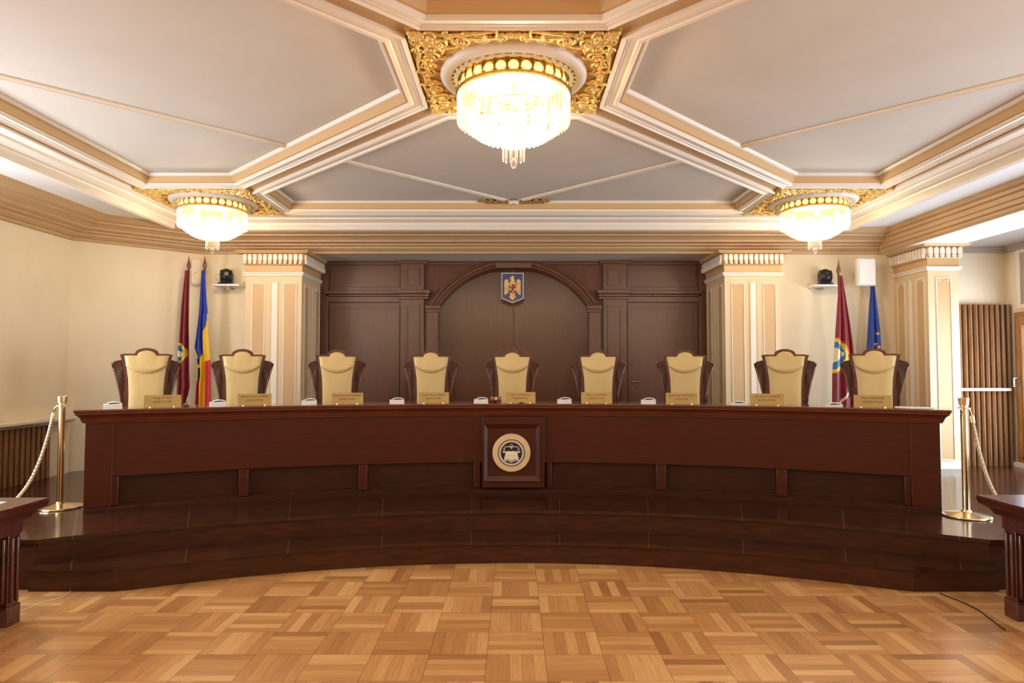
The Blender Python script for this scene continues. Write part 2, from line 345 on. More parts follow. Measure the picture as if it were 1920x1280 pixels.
# tan soffit between the mouldings
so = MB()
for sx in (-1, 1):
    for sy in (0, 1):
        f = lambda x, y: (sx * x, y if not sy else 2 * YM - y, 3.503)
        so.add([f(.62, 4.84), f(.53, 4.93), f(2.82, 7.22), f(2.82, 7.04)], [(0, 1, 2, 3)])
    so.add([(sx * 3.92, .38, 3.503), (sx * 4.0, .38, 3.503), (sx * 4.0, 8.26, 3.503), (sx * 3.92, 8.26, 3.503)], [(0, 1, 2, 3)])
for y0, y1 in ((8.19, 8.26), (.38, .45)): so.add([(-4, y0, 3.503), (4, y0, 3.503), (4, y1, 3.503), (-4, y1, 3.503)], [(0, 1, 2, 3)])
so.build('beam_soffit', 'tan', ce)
rect = [(-4, .38), (-4, 8.26), (4, 8.26), (4, .38)]
MB().sweep(rect, [(0, 3.51), (0, 3.478), (.10, 3.470), (.105, 3.455), (.115, 3.45), (.20, 3.425), (.205, 3.405), (.215, 3.40), (.235, 3.375), (.25, 3.35), (.29, 3.34), (.30, 3.345), (.30, 3.42)], closed=True, side=-1).build('frame_moulding', 'white', ce)
# thin diamond beads on the coffer panels
def bead(p, q):
    a, b = Vector((*p, 0)), Vector((*q, 0)); d = (b - a); L = d.length; mx = Matrix.Translation(a) @ Matrix.Rotation(math.atan2(d.y, d.x), 4, 'Z')
    return MB().prism([(-.03, ZC + .005), (-.03, ZC - .014), (-.012, ZC - .022), (0, ZC - .012), (.012, ZC - .022), (.03, ZC - .014), (.03, ZC + .005)], 0, L, 'x', mx=mx).build('diamond_bead', 'white', ce)
for sx in (-1, 1):
    for sy in (0, 1):
        g = lambda x, y: (sx * x, y if not sy else 2 * YM - y)
        bead(g(0, 8.03), g(1.70, 6.33)); bead(g(1.90, 6.13), g(3.70, 4.33))
# small block where the beads meet, over a gilded leaf spray
def spray(name, px, py, rz, par):
    mb = MB(); rnd = random.Random(3)
    for k in range(-9, 10):
        t = k / 9; mb.ball((t * .40, -.035 + .06 * (1 - abs(t)) * (k % 2), ZC - .012), (.035, .028, .014), n=8, k=4)
        mb.ball((t * .34 + .01, .02 * (1 - abs(t)) - .02, ZC - .02), (.016, .022, .016), n=6, k=4)
    o = mb.build(name, 'brassd', par, smooth='all'); o.scale = (1, 2.4, 1); o.location = (px, py, 0); o.rotation_euler = (0, 0, rz); return o
def apex(x, y, rz, label):
    t = thing('ceiling_ornament', label, 'ornament', (x, y, 0), rz)
    spray('leaf_spray', 0, .04, 0, t)
    MB().prism([(-.06, .03), (.06, .03), (.055, -.04), (0, -.10), (-.055, -.04)], ZC - .05, ZC - .005, 'z').build('pendant_block', 'white', t, bevel=.006)
apex(0, 8.0, 0, 'small gilded leaf spray where two thin ceiling ribs meet above the coat of arms')
# ---- cornice, left and back
corn = [(0, 3.145), (.045, 3.145), (.055, 3.175), (.085, 3.18), (.13, 3.205), (.135, 3.225), (.20, 3.232), (.205, 3.25), (.29, 3.262), (.30, 3.285), (.36, 3.31), (.42, 3.318), (.425, 3.335), (.50, 3.342), (.53, 3.36), (.575, 3.39), (.59, 3.402), (.59, 3.42)]
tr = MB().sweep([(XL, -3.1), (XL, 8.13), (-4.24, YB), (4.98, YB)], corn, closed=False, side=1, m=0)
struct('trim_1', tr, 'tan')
bp = [(4.97, 3.135), (4.95, 3.135), (4.93, 3.16), (4.93, 3.19), (4.90, 3.20), (4.90, 3.24), (4.88, 3.25), (4.88, 3.30), (4.85, 3.31), (4.85, 3.345), (4.82, 3.36), (4.80, 3.40), (4.80, 3.42)]
bm_ = MB()
for (a, b), (c, d) in zip(bp, bp[1:]): bm_.add([(a, -3.1, b), (a, YB, b), (c, YB, d), (c, -3.1, d)], [(0, 1, 2, 3)])
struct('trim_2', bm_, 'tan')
struct('ceiling_beam', MB().box(4.96, 5.58, -3.1, YB, 3.137, 3.40), 'bright')
struct('ceiling_aisle', MB().box(5.58, XR + .1, -3.1, 8.75, 3.15, 3.3), 'greige')
cr = MB()
for a in ((5.55, 8.70, 0), ): cr.box(5.52, XR, 8.64, 8.70, 3.08, 3.148).box(5.52, XR, 8.61, 8.639, 3.11, 3.148)
cr.box(XR - .06, XR, 2, 8.608, 3.08, 3.149).box(XR - .09, XR - .061, 2, 8.608, 3.11, 3.149)
struct('trim_3', cr, 'greige')
# recess soffit behind the lintel
struct('ceiling_recess', MB().box(-2.8, 2.79, YB - .02, 10.4, 3.145, 3.17), 'ceil')
# ================================================================== PILLARS
def tongue_row(mb, p0, dx, L, n, nx, ny, z0, z1):
    """row of round-topped tongues along a face; (nx, ny) is the outward normal"""
    w = L / n
    for i in range(n):
        cx = (i + .5) * w; h = w * .37; pts = [(cx - h, z0 + .03), (cx - h, z1 - h)] + [(cx + h * math.cos(PI - PI * k / 6), z1 - h + h * math.sin(PI * k / 6)) for k in range(1, 6)] + [(cx + h, z1 - h), (cx + h, z0 + .03)]
        f = [(p0[0] + dx[0] * a + nx * .032, p0[1] + dx[1] * a + ny * .032, z) for a, z in pts]; b = [(p0[0] + dx[0] * a - nx * .01, p0[1] + dx[1] * a - ny * .01, z) for a, z in pts]
        k = len(pts); mb.add(f + b, [tuple(range(k))] + [(j, (j + 1) % k, (j + 1) % k + k, j + k) for j in range(k)])
        mb.ball((p0[0] + dx[0] * cx + nx * .02, p0[1] + dx[1] * cx + ny * .02, z0 + .01), (w * .36, w * .36, .034), n=8, k=6)
def pillar(x0, x1, y0, y1, inner, label, kfront=12, sides=('in',)):
    t = thing('pillar', label, 'pillar', ((x0 + x1) / 2, (y0 + y1) / 2, PZ)); inv = Matrix.Translation((-(x0 + x1) / 2, -(y0 + y1) / 2, -PZ))
    def fin(mb, n, m, **k): mb.v = [tuple(inv @ Vector(p)) for p in mb.v]; return mb.build(n, m, t, **k)
    fin(MB().box(x0, x1, y0, y1, PZ, 3.14), 'shaft', 'beige')
    zt = 2.73
    # panels
    def face(p, d, nrm, L):
        def strip(a, b, z0, z1, o, mb): 
            q = [(p[0] + d[0] * s + nrm[0] * e, p[1] + d[1] * s + nrm[1] * e) for s in (a, b) for e in (0, o)]
            mb.add([(x, y, z) for z in (z0, z1) for x, y in q], [(0, 1, 3, 2), (4, 5, 7, 6), (0, 1, 5, 4), (2, 3, 7, 6), (1, 3, 7, 5), (0, 2, 6, 4)])
        s = L / .75
        for a, b in ((.085, .262), (.51, .685)) if L > .5 else ((.10 * .75 / s if 0 else L * .25, L * .75),):
            if L > .5: a, b = a * s, b * s
            pm = MB(); strip(a + .012, b - .012, PZ + .12, zt - .02, .004, pm); fin(pm, 'panel', 'tan2')
            fm = MB(); e = .011
            for aa, bb, c, dd in ((a, a + e, PZ + .1, zt), (b - e, b, PZ + .1, zt), (a + e, b - e, zt - e, zt), (a + e, b - e, PZ + .1, PZ + .1 + e)): strip(aa, bb, c, dd, .012, fm)
            for q in (a + .035, b - .035): fm.ball((p[0] + d[0] * q + nrm[0] * .008, p[1] + d[1] * q + nrm[1] * .008, zt - .035), .014, n=8, k=5)
            fin(fm, 'panel_bead', 'white')
        if L > .5:
            c = .385 * s; wm = MB(); strip(c - .04, c + .04, PZ + .1, zt, .003, wm); fin(wm, 'recessed_strip', 'white')
            gm = MB(); strip(c - .052, c - .04, PZ + .1, zt + .006, .012, gm); strip(c + .04, c + .052, PZ + .1, zt + .006, .012, gm); fin(gm, 'strip_edge', 'beige')
    face((x0, y0), (1, 0), (0, -1), x1 - x0)
    if inner > 0: face((x1, y0), (0, 1), (1, 0), y1 - y0)
    else: face((x0, y1), (0, -1), (-1, 0), y1 - y0)
    ring = [(x0, y0), (x1, y0), (x1, y1), (x0, y1)]
    fin(MB().sweep(ring, [(0, 2.815), (.018, 2.818), (.022, 2.835), (.022, 2.84), (.035, 2.85), (.035, 2.862), (0, 2.866)], closed=True), 'neck_moulding', 'white')
    fin(MB().sweep(ring, [(0, 2.866), (.006, 2.87), (.006, 2.955), (0, 2.958)], closed=True), 'frieze', 'tan2')
    cap = MB().sweep(ring, [(0, 2.955), (.02, 2.96), (.03, 2.97), (.03, 3.105), (.06, 3.11)], closed=True)
    fin(cap, 'capital', 'tan2'); cap = MB()
    tongue_row(cap, (x0 - .03, y0 - .03), (1, 0), x1 - x0 + .06, kfront, 0, -1, 2.99, 3.10)
    n2 = max(3, round((y1 - y0 + .03) / .064))
    if inner > 0: tongue_row(cap, (x1 + .03, y0 - .03), (0, 1), y1 - y0 + .03, n2, 1, 0, 2.99, 3.10)
    else: tongue_row(cap, (x0 - .03, y0 - .03), (0, 1), y1 - y0 + .03, n2, -1, 0, 2.99, 3.10)
    fin(cap, 'tongue_frieze', 'white', smooth=30)
    fin(MB().sweep(ring, [(.06, 3.108), (.085, 3.112), (.11, 3.135), (.115, 3.143), (0, 3.143)], closed=True), 'abacus', 'tan2')
    fin(MB().sweep(ring, [(0, PZ + .09), (.012, PZ + .085), (.02, PZ + .07), (.02, PZ), ], closed=True), 'base', 'white')
    return t
pillar(-3.54, -2.80, 8.92, 9.80, 1, 'wide beige pillar on the left edge of the dark panelling, beside the camera shelf')
pillar(2.79, 3.53, 8.92, 9.80, -1, 'wide beige pillar on the right edge of the dark panelling')
pillar(5.16, 5.54, 8.40, 9.15, -1, 'narrow beige pillar beside the upright slatted panel at right', kfront=6)
# ================================================================== DARK PANELLING WALL
YW = 9.82
def wx(d): return d / F * YW / _k(600)[0]
def wz(v): return Z(v, YW)
pw = thing('wood_panelling', 'dark mahogany wall panelling with a wide central arch behind the bench', 'panelling', (0, YW, PZ))
def wf(mb, n, m, par=None, **k):
    mb.v = [(p[0], p[1] - YW, p[2] - PZ) for p in mb.v]; return mb.build(n, m, par or pw, **k)
ZT = 3.143
zsp = wz(577); Rw = wx(167); half = wx(141); zc0 = zsp - math.sqrt(Rw ** 2 - half ** 2)
def arch(R, h, z, n=28):
    a = math.asin(min(1, h / R)); return [(R * math.sin(-a + 2 * a * i / n), z + R * math.cos(-a + 2 * a * i / n)) for i in range(n + 1)]
# front skin with arch opening (each half)
pts = arch(Rw, half, zc0)
sk = MB()
W2 = 2.79
for i in range(len(pts) - 1):
    (xa, za), (xb, zb) = pts[i], pts[i + 1]
    sk.add([(xa, YW, za), (xb, YW, zb), (xb, YW, ZT), (xa, YW, ZT)], [(0, 1, 2, 3)])
    sk.add([(xa, YW, za), (xb, YW, zb), (xb, YW + .28, zb), (xa, YW + .28, za)], [(0, 1, 2, 3)])
for s in (-1, 1):
    sk.add([(s * half, YW, PZ), (s * W2, YW, PZ), (s * W2, YW, ZT), (s * half, YW, ZT)], [(0, 1, 2, 3)])
    sk.add([(s * half, YW, PZ), (s * half, YW, zsp), (s * half, YW + .28, zsp), (s * half, YW + .28, PZ)], [(0, 1, 2, 3)])
wf(sk, 'facing', 'wood')
# arched doors inside, meeting in a shallow V
for s in (-1, 1):
    mb = MB(); n = 10
    for i in range(n):
        a, b = i / n, (i + 1) / n
        ya, yb = YW + .27 - .06 * a ** 2, YW + .27 - .06 * b ** 2
        mb.add([(s * (.004 + half * a), ya, PZ), (s * (.004 + half * b), yb, PZ), (s * (.004 + half * b), yb, 3.1), (s * (.004 + half * a), ya, 3.1)], [(0, 1, 2, 3)])
    wf(mb, 'arch_leaf', 'wood', smooth='all')
# archivolt
av = MB(); prof = [(0, -.0), (.0, -.05), (.035, -.065), (.05, -.045), (.075, -.05), (.095, -.075), (.12, -.07), (.125, 0)]
ap = arch(Rw, half, zc0, 32); aa = math.asin(half / Rw); vs = []
for i in range(33):
    a = -aa + 2 * aa * i / 32
    vs += [((Rw + r) * math.sin(a), YW + y, zc0 + (Rw + r) * math.cos(a)) for r, y in prof]
k = len(prof); av.add(vs, [(i * k + q, i * k + q + 1, (i + 1) * k + q + 1, (i + 1) * k + q) for i in range(32) for q in range(k - 1)])
wf(av, 'archivolt', 'wood', smooth=40)
wf(MB().box(-wx(34), wx(34), YW - .10, YW, wz(504), wz(493)).box(-wx(38), wx(38), YW - .12, YW, wz(493), ZT), 'keystone_block', 'wood', bevel=.006)
def frame_rect(mb, xa, xb, za, zb, y, w=.035, d=.02):
    for o, dd in ((0, d), (w * .45, d * .55)):
        e = w * .45 if o == 0 else w * .4
        mb.box(xa + o, xa + o + e, y - dd, y, za + o, zb - o).box(xb - o - e, xb - o, y - dd, y, za + o, zb - o).box(xa + o + e, xb - o - e, y - dd, y, zb - o - e, zb - o).box(xa + o + e, xb - o - e, y - dd, y, za + o, za + o + e)
for s in (-1, 1):
    sx = lambda a, b: (min(s * wx(a), s * wx(b)), max(s * wx(a), s * wx(b)))
    # impost and jamb
    a, b = sx(141, 162); j = MB().box(a, b, YW - .045, YW, PZ, wz(585)); wf(j, 'jamb', 'wood', bevel=.005)
    a, b = sx(136, 165); wf(MB().box(a, b, YW - .085, YW, wz(580), wz(573)).box(a + .012, b - .012, YW - .065, YW, wz(586), wz(580)), 'impost', 'wood', bevel=.006)
    # pilaster
    a, b = sx(167, 211); wf(MB().box(a, b, YW - .075, YW, PZ, ZT), 'pilaster', 'wood', bevel=.004)
    a2, b2 = sx(175, 201)
    fr = MB(); frame_rect(fr, a2, b2, PZ + .25, wz(573), YW - .075); wf(fr, 'pilaster_frame', 'wood')
    fr = MB(); frame_rect(fr, a2, b2, wz(536), wz(503), YW - .075); wf(fr, 'pilaster_frame', 'wood')
    # red spandrel
    a, b = sx(163, 166)
    # entablature
    a, b = sx(205, 352); e = MB().box(a, b, YW - .05, YW, wz(556), wz(552)).box(a, b, YW - .09, YW, wz(552), wz(546)).box(a, b, YW - .035, YW, wz(567), wz(556))
    a, b = sx(155, 217); e.box(a + .02, b - .02, YW - .115, YW, wz(557), wz(552)).box(a, b, YW - .155, YW, wz(552), wz(545)).box(a + .03, b - .03, YW - .095, YW, wz(562), wz(557)); wf(e, 'entablature', 'wood', bevel=.006)
    # top cornice
    a, b = sx(0, 362); e = MB().box(a, b, YW - .06, YW, wz(497), wz(493)).box(a, b, YW - .10, YW, wz(493), ZT)
    a, b = sx(160, 217); e.box(a, b, YW - .13, YW, wz(496), wz(491)).box(a - .015, b + .015, YW - .16, YW, wz(491), ZT); wf(e, 'top_cornice', 'wood', bevel=.005)
    # upper bay panel
    a, b = sx(213, 342); fr = MB(); frame_rect(fr, a, b, wz(538), wz(504), YW); wf(fr, 'upper_panel_frame', 'wood')
    # outer stile
    a, b = sx(346, 362); wf(MB().box(a, b, YW - .05, YW, PZ, ZT), 'outer_stile', 'wood', bevel=.004)
# spandrel skins, slightly redder wood
for s in (-1, 1):
    mb = MB(); hi = [(s * p[0], p[1]) for p in arch(Rw + .13, wx(138), zc0, 40) if p[0] > wx(30)]
    top = wz(498)
    for (xa, za), (xb, zb) in zip(hi, hi[1:]):
        if za < top: mb.add([(xa, YW - .006, min(za, top)), (xb, YW - .006, min(zb, top)), (xb, YW - .006, top), (xa, YW - .006, top)], [(0, 1, 2, 3)])
    x_, z_ = hi[-1]; mb.add([(x_, YW - .006, wz(572)), (s * wx(167), YW - .006, wz(572)), (s * wx(167), YW - .006, top), (x_, YW - .006, top)], [(0, 1, 2, 3)])
    wf(mb, 'spandrel', 'woodred')
# doors in the side bays
for i, s in enumerate((-1, 1)):
    a, b = min(s * wx(213), s * wx(342)), max(s * wx(213), s * wx(342))
    d = MB().box(a + .05, b - .05, YW - .012, YW, PZ, wz(580)); d.v = [(p[0], p[1] - YW, p[2] - PZ) for p in d.v]
    dr = struct('door_%d' % (i + 1), d, 'wood'); dr.location = (0, YW, PZ)
    fm = MB(); frame_rect(fm, a, b, PZ - .06, wz(572), YW, w=.07, d=.04); wf(fm, 'door_frame', 'wood', dr)
    if s == 1:
        hx, hz = X(1183, 715, YW), Z(715, YW)
        hm = MB().lathe([(.0, 0), (.024, 0), (.026, -.006), (.02, -.012), (0, -.012)], 16, mx=Matrix.Translation((hx, YW - .012, hz)) @ Matrix.Rotation(-PI / 2, 4, 'X') @ Matrix.Scale(-1, 4, (0, 0, 1)))
        hm.tube([(hx, YW - .02, hz), (hx, YW - .065, hz), (hx + .03, YW - .07, hz), (hx + .12, YW - .07, hz + .004)], .008)
        wf(hm, 'door_handle', 'chrome', dr, smooth=40)
        hm = MB().box(hx - .02, hx + .02, YW - .018, YW - .012, hz - .135, hz - .085); wf(hm, 'lock_plate', 'chrome', dr, bevel=.004)
# ================================================================== COAT OF ARMS
yA = YW - .06; ax, az = X(961, 540, yA), Z(540, yA)
coa = thing('coat_of_arms', 'blue shield with a gold eagle and white border hung under the arch top', 'emblem', (ax, yA, az))
k_ = yA / F
def sh(w, h0, h1, tip): return [(-w, h0), (w, h0), (w, h1), (0, tip), (-w, h1)]
MB().prism([(a * k_, b * k_) for a, b in sh(21, 29, -19.5, -28)], 0, .03).build('border', 'ivory', coa, bevel=.002)
MB().prism([(a * k_, b * k_) for a, b in sh(19.3, 27.4, -18.7, -26)], -.004, .0).build('shield', 'navy', coa)
eg = MB()
body = [(-2.5, 14), (-3.4, 18), (-2.6, 21.5), (0, 23.5), (2.6, 21.5), (3, 17), (4.5, 11), (7, 8), (6.5, -6), (4, -12), (6, -17), (3.5, -20), (0, -23), (-3.5, -20), (-6, -17), (-4, -12), (-6.5, -6), (-7, 8), (-4, 11)]
eg.prism([(a * k_, b * k_) for a, b in body], -.014, -.003)
for s in (-1, 1):
    eg.prism([(s * a * k_, b * k_) for a, b in [(7, 8), (7.6, 14.5), (11, 17), (14.5, 15), (15.6, 10), (15.2, 2), (15.4, -12), (13.6, -13.5), (12.8, -10), (11.4, -12.6), (10.2, -9), (8.8, -11), (8, -6), (6.6, -8), (6.4, 6)]], -.012, -.003)
    for q in range(4): eg.box(*sorted((s * (8.2 + q * 1.9) * k_, s * (8.5 + q * 1.9) * k_)), -.0145, -.011, -9 * k_, 8 * k_)
eg.box(-4.6 * k_, -3.8 * k_, -.012, -.003, 9 * k_, 21 * k_).box(-6.2 * k_, -2.2 * k_, -.012, -.003, 18.3 * k_, 19.1 * k_)
eg.build('eagle', 'gold', coa)
q = MB().prism([(a * k_, b * k_) for a, b in [(-7, 7), (7, 7), (7, -7), (0, -10.5), (-7, -7)]], -.018, -.013); q.build('quartered_shield', 'maroon', coa)
q = MB()
for a, b, w, h in ((-5.6, 2, 1, 4.5), (-4, 3.2, 1, 4), (-2.3, 1.5, 1.2, 5), (3, 3.5, 1.2, 1.8), (5.2, 3.8, 1, 1.6), (-6, -4, 1.2, 4.5), (-4.2, -5.6, 1.4, 4), (-2.6, -3, 1.1, 2.4), (2.6, -5.4, 1.6, 4), (4.8, -4.8, 1.8, 3.6), (-.8, -8.4, 1.2, 3.4), (.8, -8.2, 1, 2.4), (4, -1.6, 1, 2.6)):
    q.box(a * k_, (a + w) * k_, -.021, -.017, b * k_, (b + h) * k_)
q.build('charges', 'cream', coa)
# ================================================================== BENCH
RB = 7.13; A0, A1 = -ang(163, RB - 0, 860), ang(1759, RB, 860); AE = abs(ang(163, RB)); AE2 = ang(1759, RB)
bench = thing('judges_bench', 'long curved mahogany bench with a round scales-of-justice emblem at its centre', 'bench', (0, 0, PZ))
def bf(mb, n, m, par=None, **k):
    mb.v = [(p[0], p[1], p[2] - PZ) for p in mb.v]; return mb.build(n, m, par or bench, **k)
a_l, a_r = -AE, AE2
RBK = RB + .37
zt = 1.249; zm = 1.13
def outline(r0, r1, e, n=56):
    al, ar = a_l - e / r0, a_r + e / r0
    f = [(r0 * math.sin(al + (ar - al) * i / n), YC + r0 * math.cos(al + (ar - al) * i / n)) for i in range(n + 1)]
    b = [(r1 * math.sin(ar - (ar - al) * i / n), YC + r1 * math.cos(ar - (ar - al) * i / n)) for i in range(n + 1)]
    return f + b
# worktop slab
def slab(r0, r1, e, z0, z1, n=56):
    return MB().arc([(r0, z0), (r0, z1), (r1, z1), (r1, z0)], a_l - e / r0, a_r + e / r0, n)
bf(slab(RB - .085, RBK + .03, .085, zt - .012, zt), 'worktop', 'benchtop', bevel=.002)
mo = MB().sweep(cw(outline(RB, RBK, 0)), [(0, zm), (.02, zm + .002), (.022, zm + .012), (.03, zm + .02), (.034, zm + .035), (.045, zm + .055), (.066, zm + .072), (.074, zm + .078), (.074, zm + .09), (.082, zm + .095), (.085, zt - .012), (.0, zt - .012)], closed=True, side=-1)
bf(mo, 'crown_moulding', 'mould_lit', smooth=30)
AP = Z(866, RB - .35)          # bottom of the upper apron
bf(MB().arc([(RB, AP), (RB, zm), (RB + .05, zm), (RB + .05, AP)], a_l, a_r, 56), 'apron', 'bench', smooth=30)
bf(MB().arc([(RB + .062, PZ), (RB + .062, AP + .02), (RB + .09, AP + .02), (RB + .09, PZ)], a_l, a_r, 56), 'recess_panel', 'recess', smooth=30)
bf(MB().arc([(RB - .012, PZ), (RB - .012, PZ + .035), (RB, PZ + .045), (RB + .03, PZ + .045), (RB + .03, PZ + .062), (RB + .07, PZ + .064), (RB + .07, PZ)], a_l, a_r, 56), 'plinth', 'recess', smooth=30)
for u0, u1 in ((213, 229), (451, 470), (674, 691), (889, 902), (1024, 1034), (1228, 1247), (1452, 1472), (1690, 1704)):
    b0, b1 = ang(u0, RB), ang(u1, RB); w = (b1 - b0) * RB; e = .03
    bf(MB().arc([(RB + .005, PZ + .045), (RB + .005, AP), (RB + .065, AP), (RB + .065, PZ + .045)], b0, b1, 3), 'post', 'bench', bevel=.012, seg=3)
for aa_, ab_, nm in ((a_l, ang(215, RB), 0), (ang(1704, RB), a_r, 1)):
    bf(MB().arc([(RB - .004, PZ + .045), (RB - .004, zm), (RB + .06, zm), (RB + .06, PZ + .045)], aa_, ab_, 4), 'end_stile', 'bench', bevel=.003)
for aa_, s in ((a_l, -1), (a_r, 1)):
    m3 = MB().arc([(RB, PZ), (RB, zm), (RBK, zm), (RBK, PZ)], min(aa_, aa_ - s * .004), max(aa_, aa_ - s * .004), 1); bf(m3, 'end_panel', 'bench')
bf(MB().arc([(RBK - .02, PZ + .55), (RBK - .02, zm), (RBK, zm), (RBK, PZ + .55)], a_l, a_r, 40), 'rear_rail', 'bench')
# joints: thin seams between bench sections
for u in (215, 1704):
    b0 = ang(u, RB); bf(MB().arc([(RB - .006, PZ + .07), (RB - .006, zm - .005), (RB + .01, zm - .005), (RB + .01, PZ + .07)], b0 - .0004, b0 + .0004, 1), 'joint_strip', 'desk')
# centre panel
yP = YC + RB - .055
cxm = X(962, 846, yP)
xa, xb = X(904, 850, yP), X(1021, 850, yP); za, zb = PZ + .062, zm - .01
bf(MB().box(xa, xb, yP, yP + .10, za, zb), 'centre_panel', 'bench', bevel=.003)
fo, fi = [(X(908, 850, yP), Z(795, yP), X(1012, 850, yP), Z(901, yP))], [(X(914, 850, yP), Z(803, yP), X(1004, 850, yP), Z(892, yP))]
(ox0, oz1, ox1, oz0), (ix0, iz1, ix1, iz0) = fo[0], fi[0]
mb = MB(); o_ = [(ox0, oz0), (ox1, oz0), (ox1, oz1), (ox0, oz1)]; i_ = [(ix0, iz0), (ix1, iz0), (ix1, iz1), (ix0, iz1)]
for j in range(4):
    a, b, c, d = o_[j], o_[(j + 1) % 4], i_[(j + 1) % 4], i_[j]
    mb.add([(a[0], yP - .026, a[1]), (b[0], yP - .026, b[1]), (c[0], yP - .004, c[1]), (d[0], yP - .004, d[1])], [(0, 1, 2, 3)])
    mb.add([(a[0], yP - .026, a[1]), (b[0], yP - .026, b[1]), (b[0], yP, b[1]), (a[0], yP, a[1])], [(0, 1, 2, 3)])
bf(mb, 'bevelled_frame', 'bench')
mx_ = X(959, 848, yP); mz_ = Z(848, yP); pr = yP / F
def disc(r, y0, y1, n=64): return MB().prism([(mx_ + r * pr * math.cos(2 * PI * i / n), mz_ + r * pr * math.sin(2 * PI * i / n)) for i in range(n)], yP + y0, yP + y1)
med = bf(disc(35.3, -.03, 0), 'emblem', 'seal', bevel=.006)
def ringm(r0, r1, y0, y1, n=64):
    mb = MB(); vs = []
    for i in range(n):
        c, s_ = math.cos(2 * PI * i / n), math.sin(2 * PI * i / n)
        vs += [(mx_ + r * pr * c, yP + y, mz_ + r * pr * s_) for r, y in ((r0, y1), (r0, y0), (r1, y0), (r1, y1))]
    return mb.add(vs, [(i * 4 + q, i * 4 + (q + 1) % 4, ((i + 1) % n) * 4 + (q + 1) % 4, ((i + 1) % n) * 4 + q) for i in range(n) for q in range(4)])
bf(ringm(23.2, 25, -.032, -.028), 'dark_ring', 'dark', med)  # flat dark ring outside the ivory rings
bf(ringm(21.8, 23.2, -.037, -.028), 'outer_ring', 'ivory', med)
bf(ringm(21.2, 21.8, -.034, -.028), 'ring_groove', 'ink', med)
bf(ringm(20, 21.2, -.037, -.028), 'inner_ring', 'ivory', med)
bf(disc(20.2, -.033, -.029), 'enamel_disc', 'ink', med)
def P2(pts, y0=-.037, y1=-.032): return [(mx_ + a * pr, mz_ + b * pr) for a, b in pts]
bk = MB().prism(P2([(-10, 2.6), (-2, 3.6), (0, 2.4), (2, 3.6), (10, 2.6), (14, -12.6), (6, -11.8), (0, -14.6), (-6, -11.8), (-14, -12.6)]), yP - .037, yP - .032)
bk.prism(P2([(-14.5, -13.6), (-6, -13.2), (0, -16.2), (6, -13.2), (14.5, -13.6), (14.5, -14.8), (6, -14.6), (0, -18), (-6, -14.6), (-14.5, -14.8)]), yP - .037, yP - .032)
bf(bk, 'book', 'ivory', med)
bf(MB().prism(P2([(-9, -4.4), (9, -4.4), (9, -5.4), (-9, -5.4)]), yP - .0385, yP - .036), 'book_line', 'seal', med)
sc = MB()
sc.prism(P2([(-12, 10.6), (-2.5, 10.9), (0, 7), (2.5, 10.9), (12, 10.6), (12, 11.8), (2, 12.2), (0, 10.4), (-2, 12.2), (-12, 11.8)]), yP - .037, yP - .032)
sc.tube([(mx_ + 2 * pr * math.cos(t_ * PI / 6), yP - .035, mz_ + (14.2 + 2 * math.sin(t_ * PI / 6)) * pr) for t_ in range(13)], .0022, 6)
for s in (-1, 1):
    x0 = s * 13.2
    for dx in (-2.6, 0, 2.6): sc.tube([(mx_ + x0 * pr, yP - .035, mz_ + 10.8 * pr), (mx_ + (x0 + dx) * pr, yP - .035, mz_ + 2 * pr)], .0014, 5)
    sc.prism(P2([(x0 - 3.6, 2.2), (x0 + 3.6, 2.2), (x0 + 2.4, .2), (x0 - 2.4, .2)]), yP - .037, yP - .032)
bf(sc, 'scales', 'ivory', med)
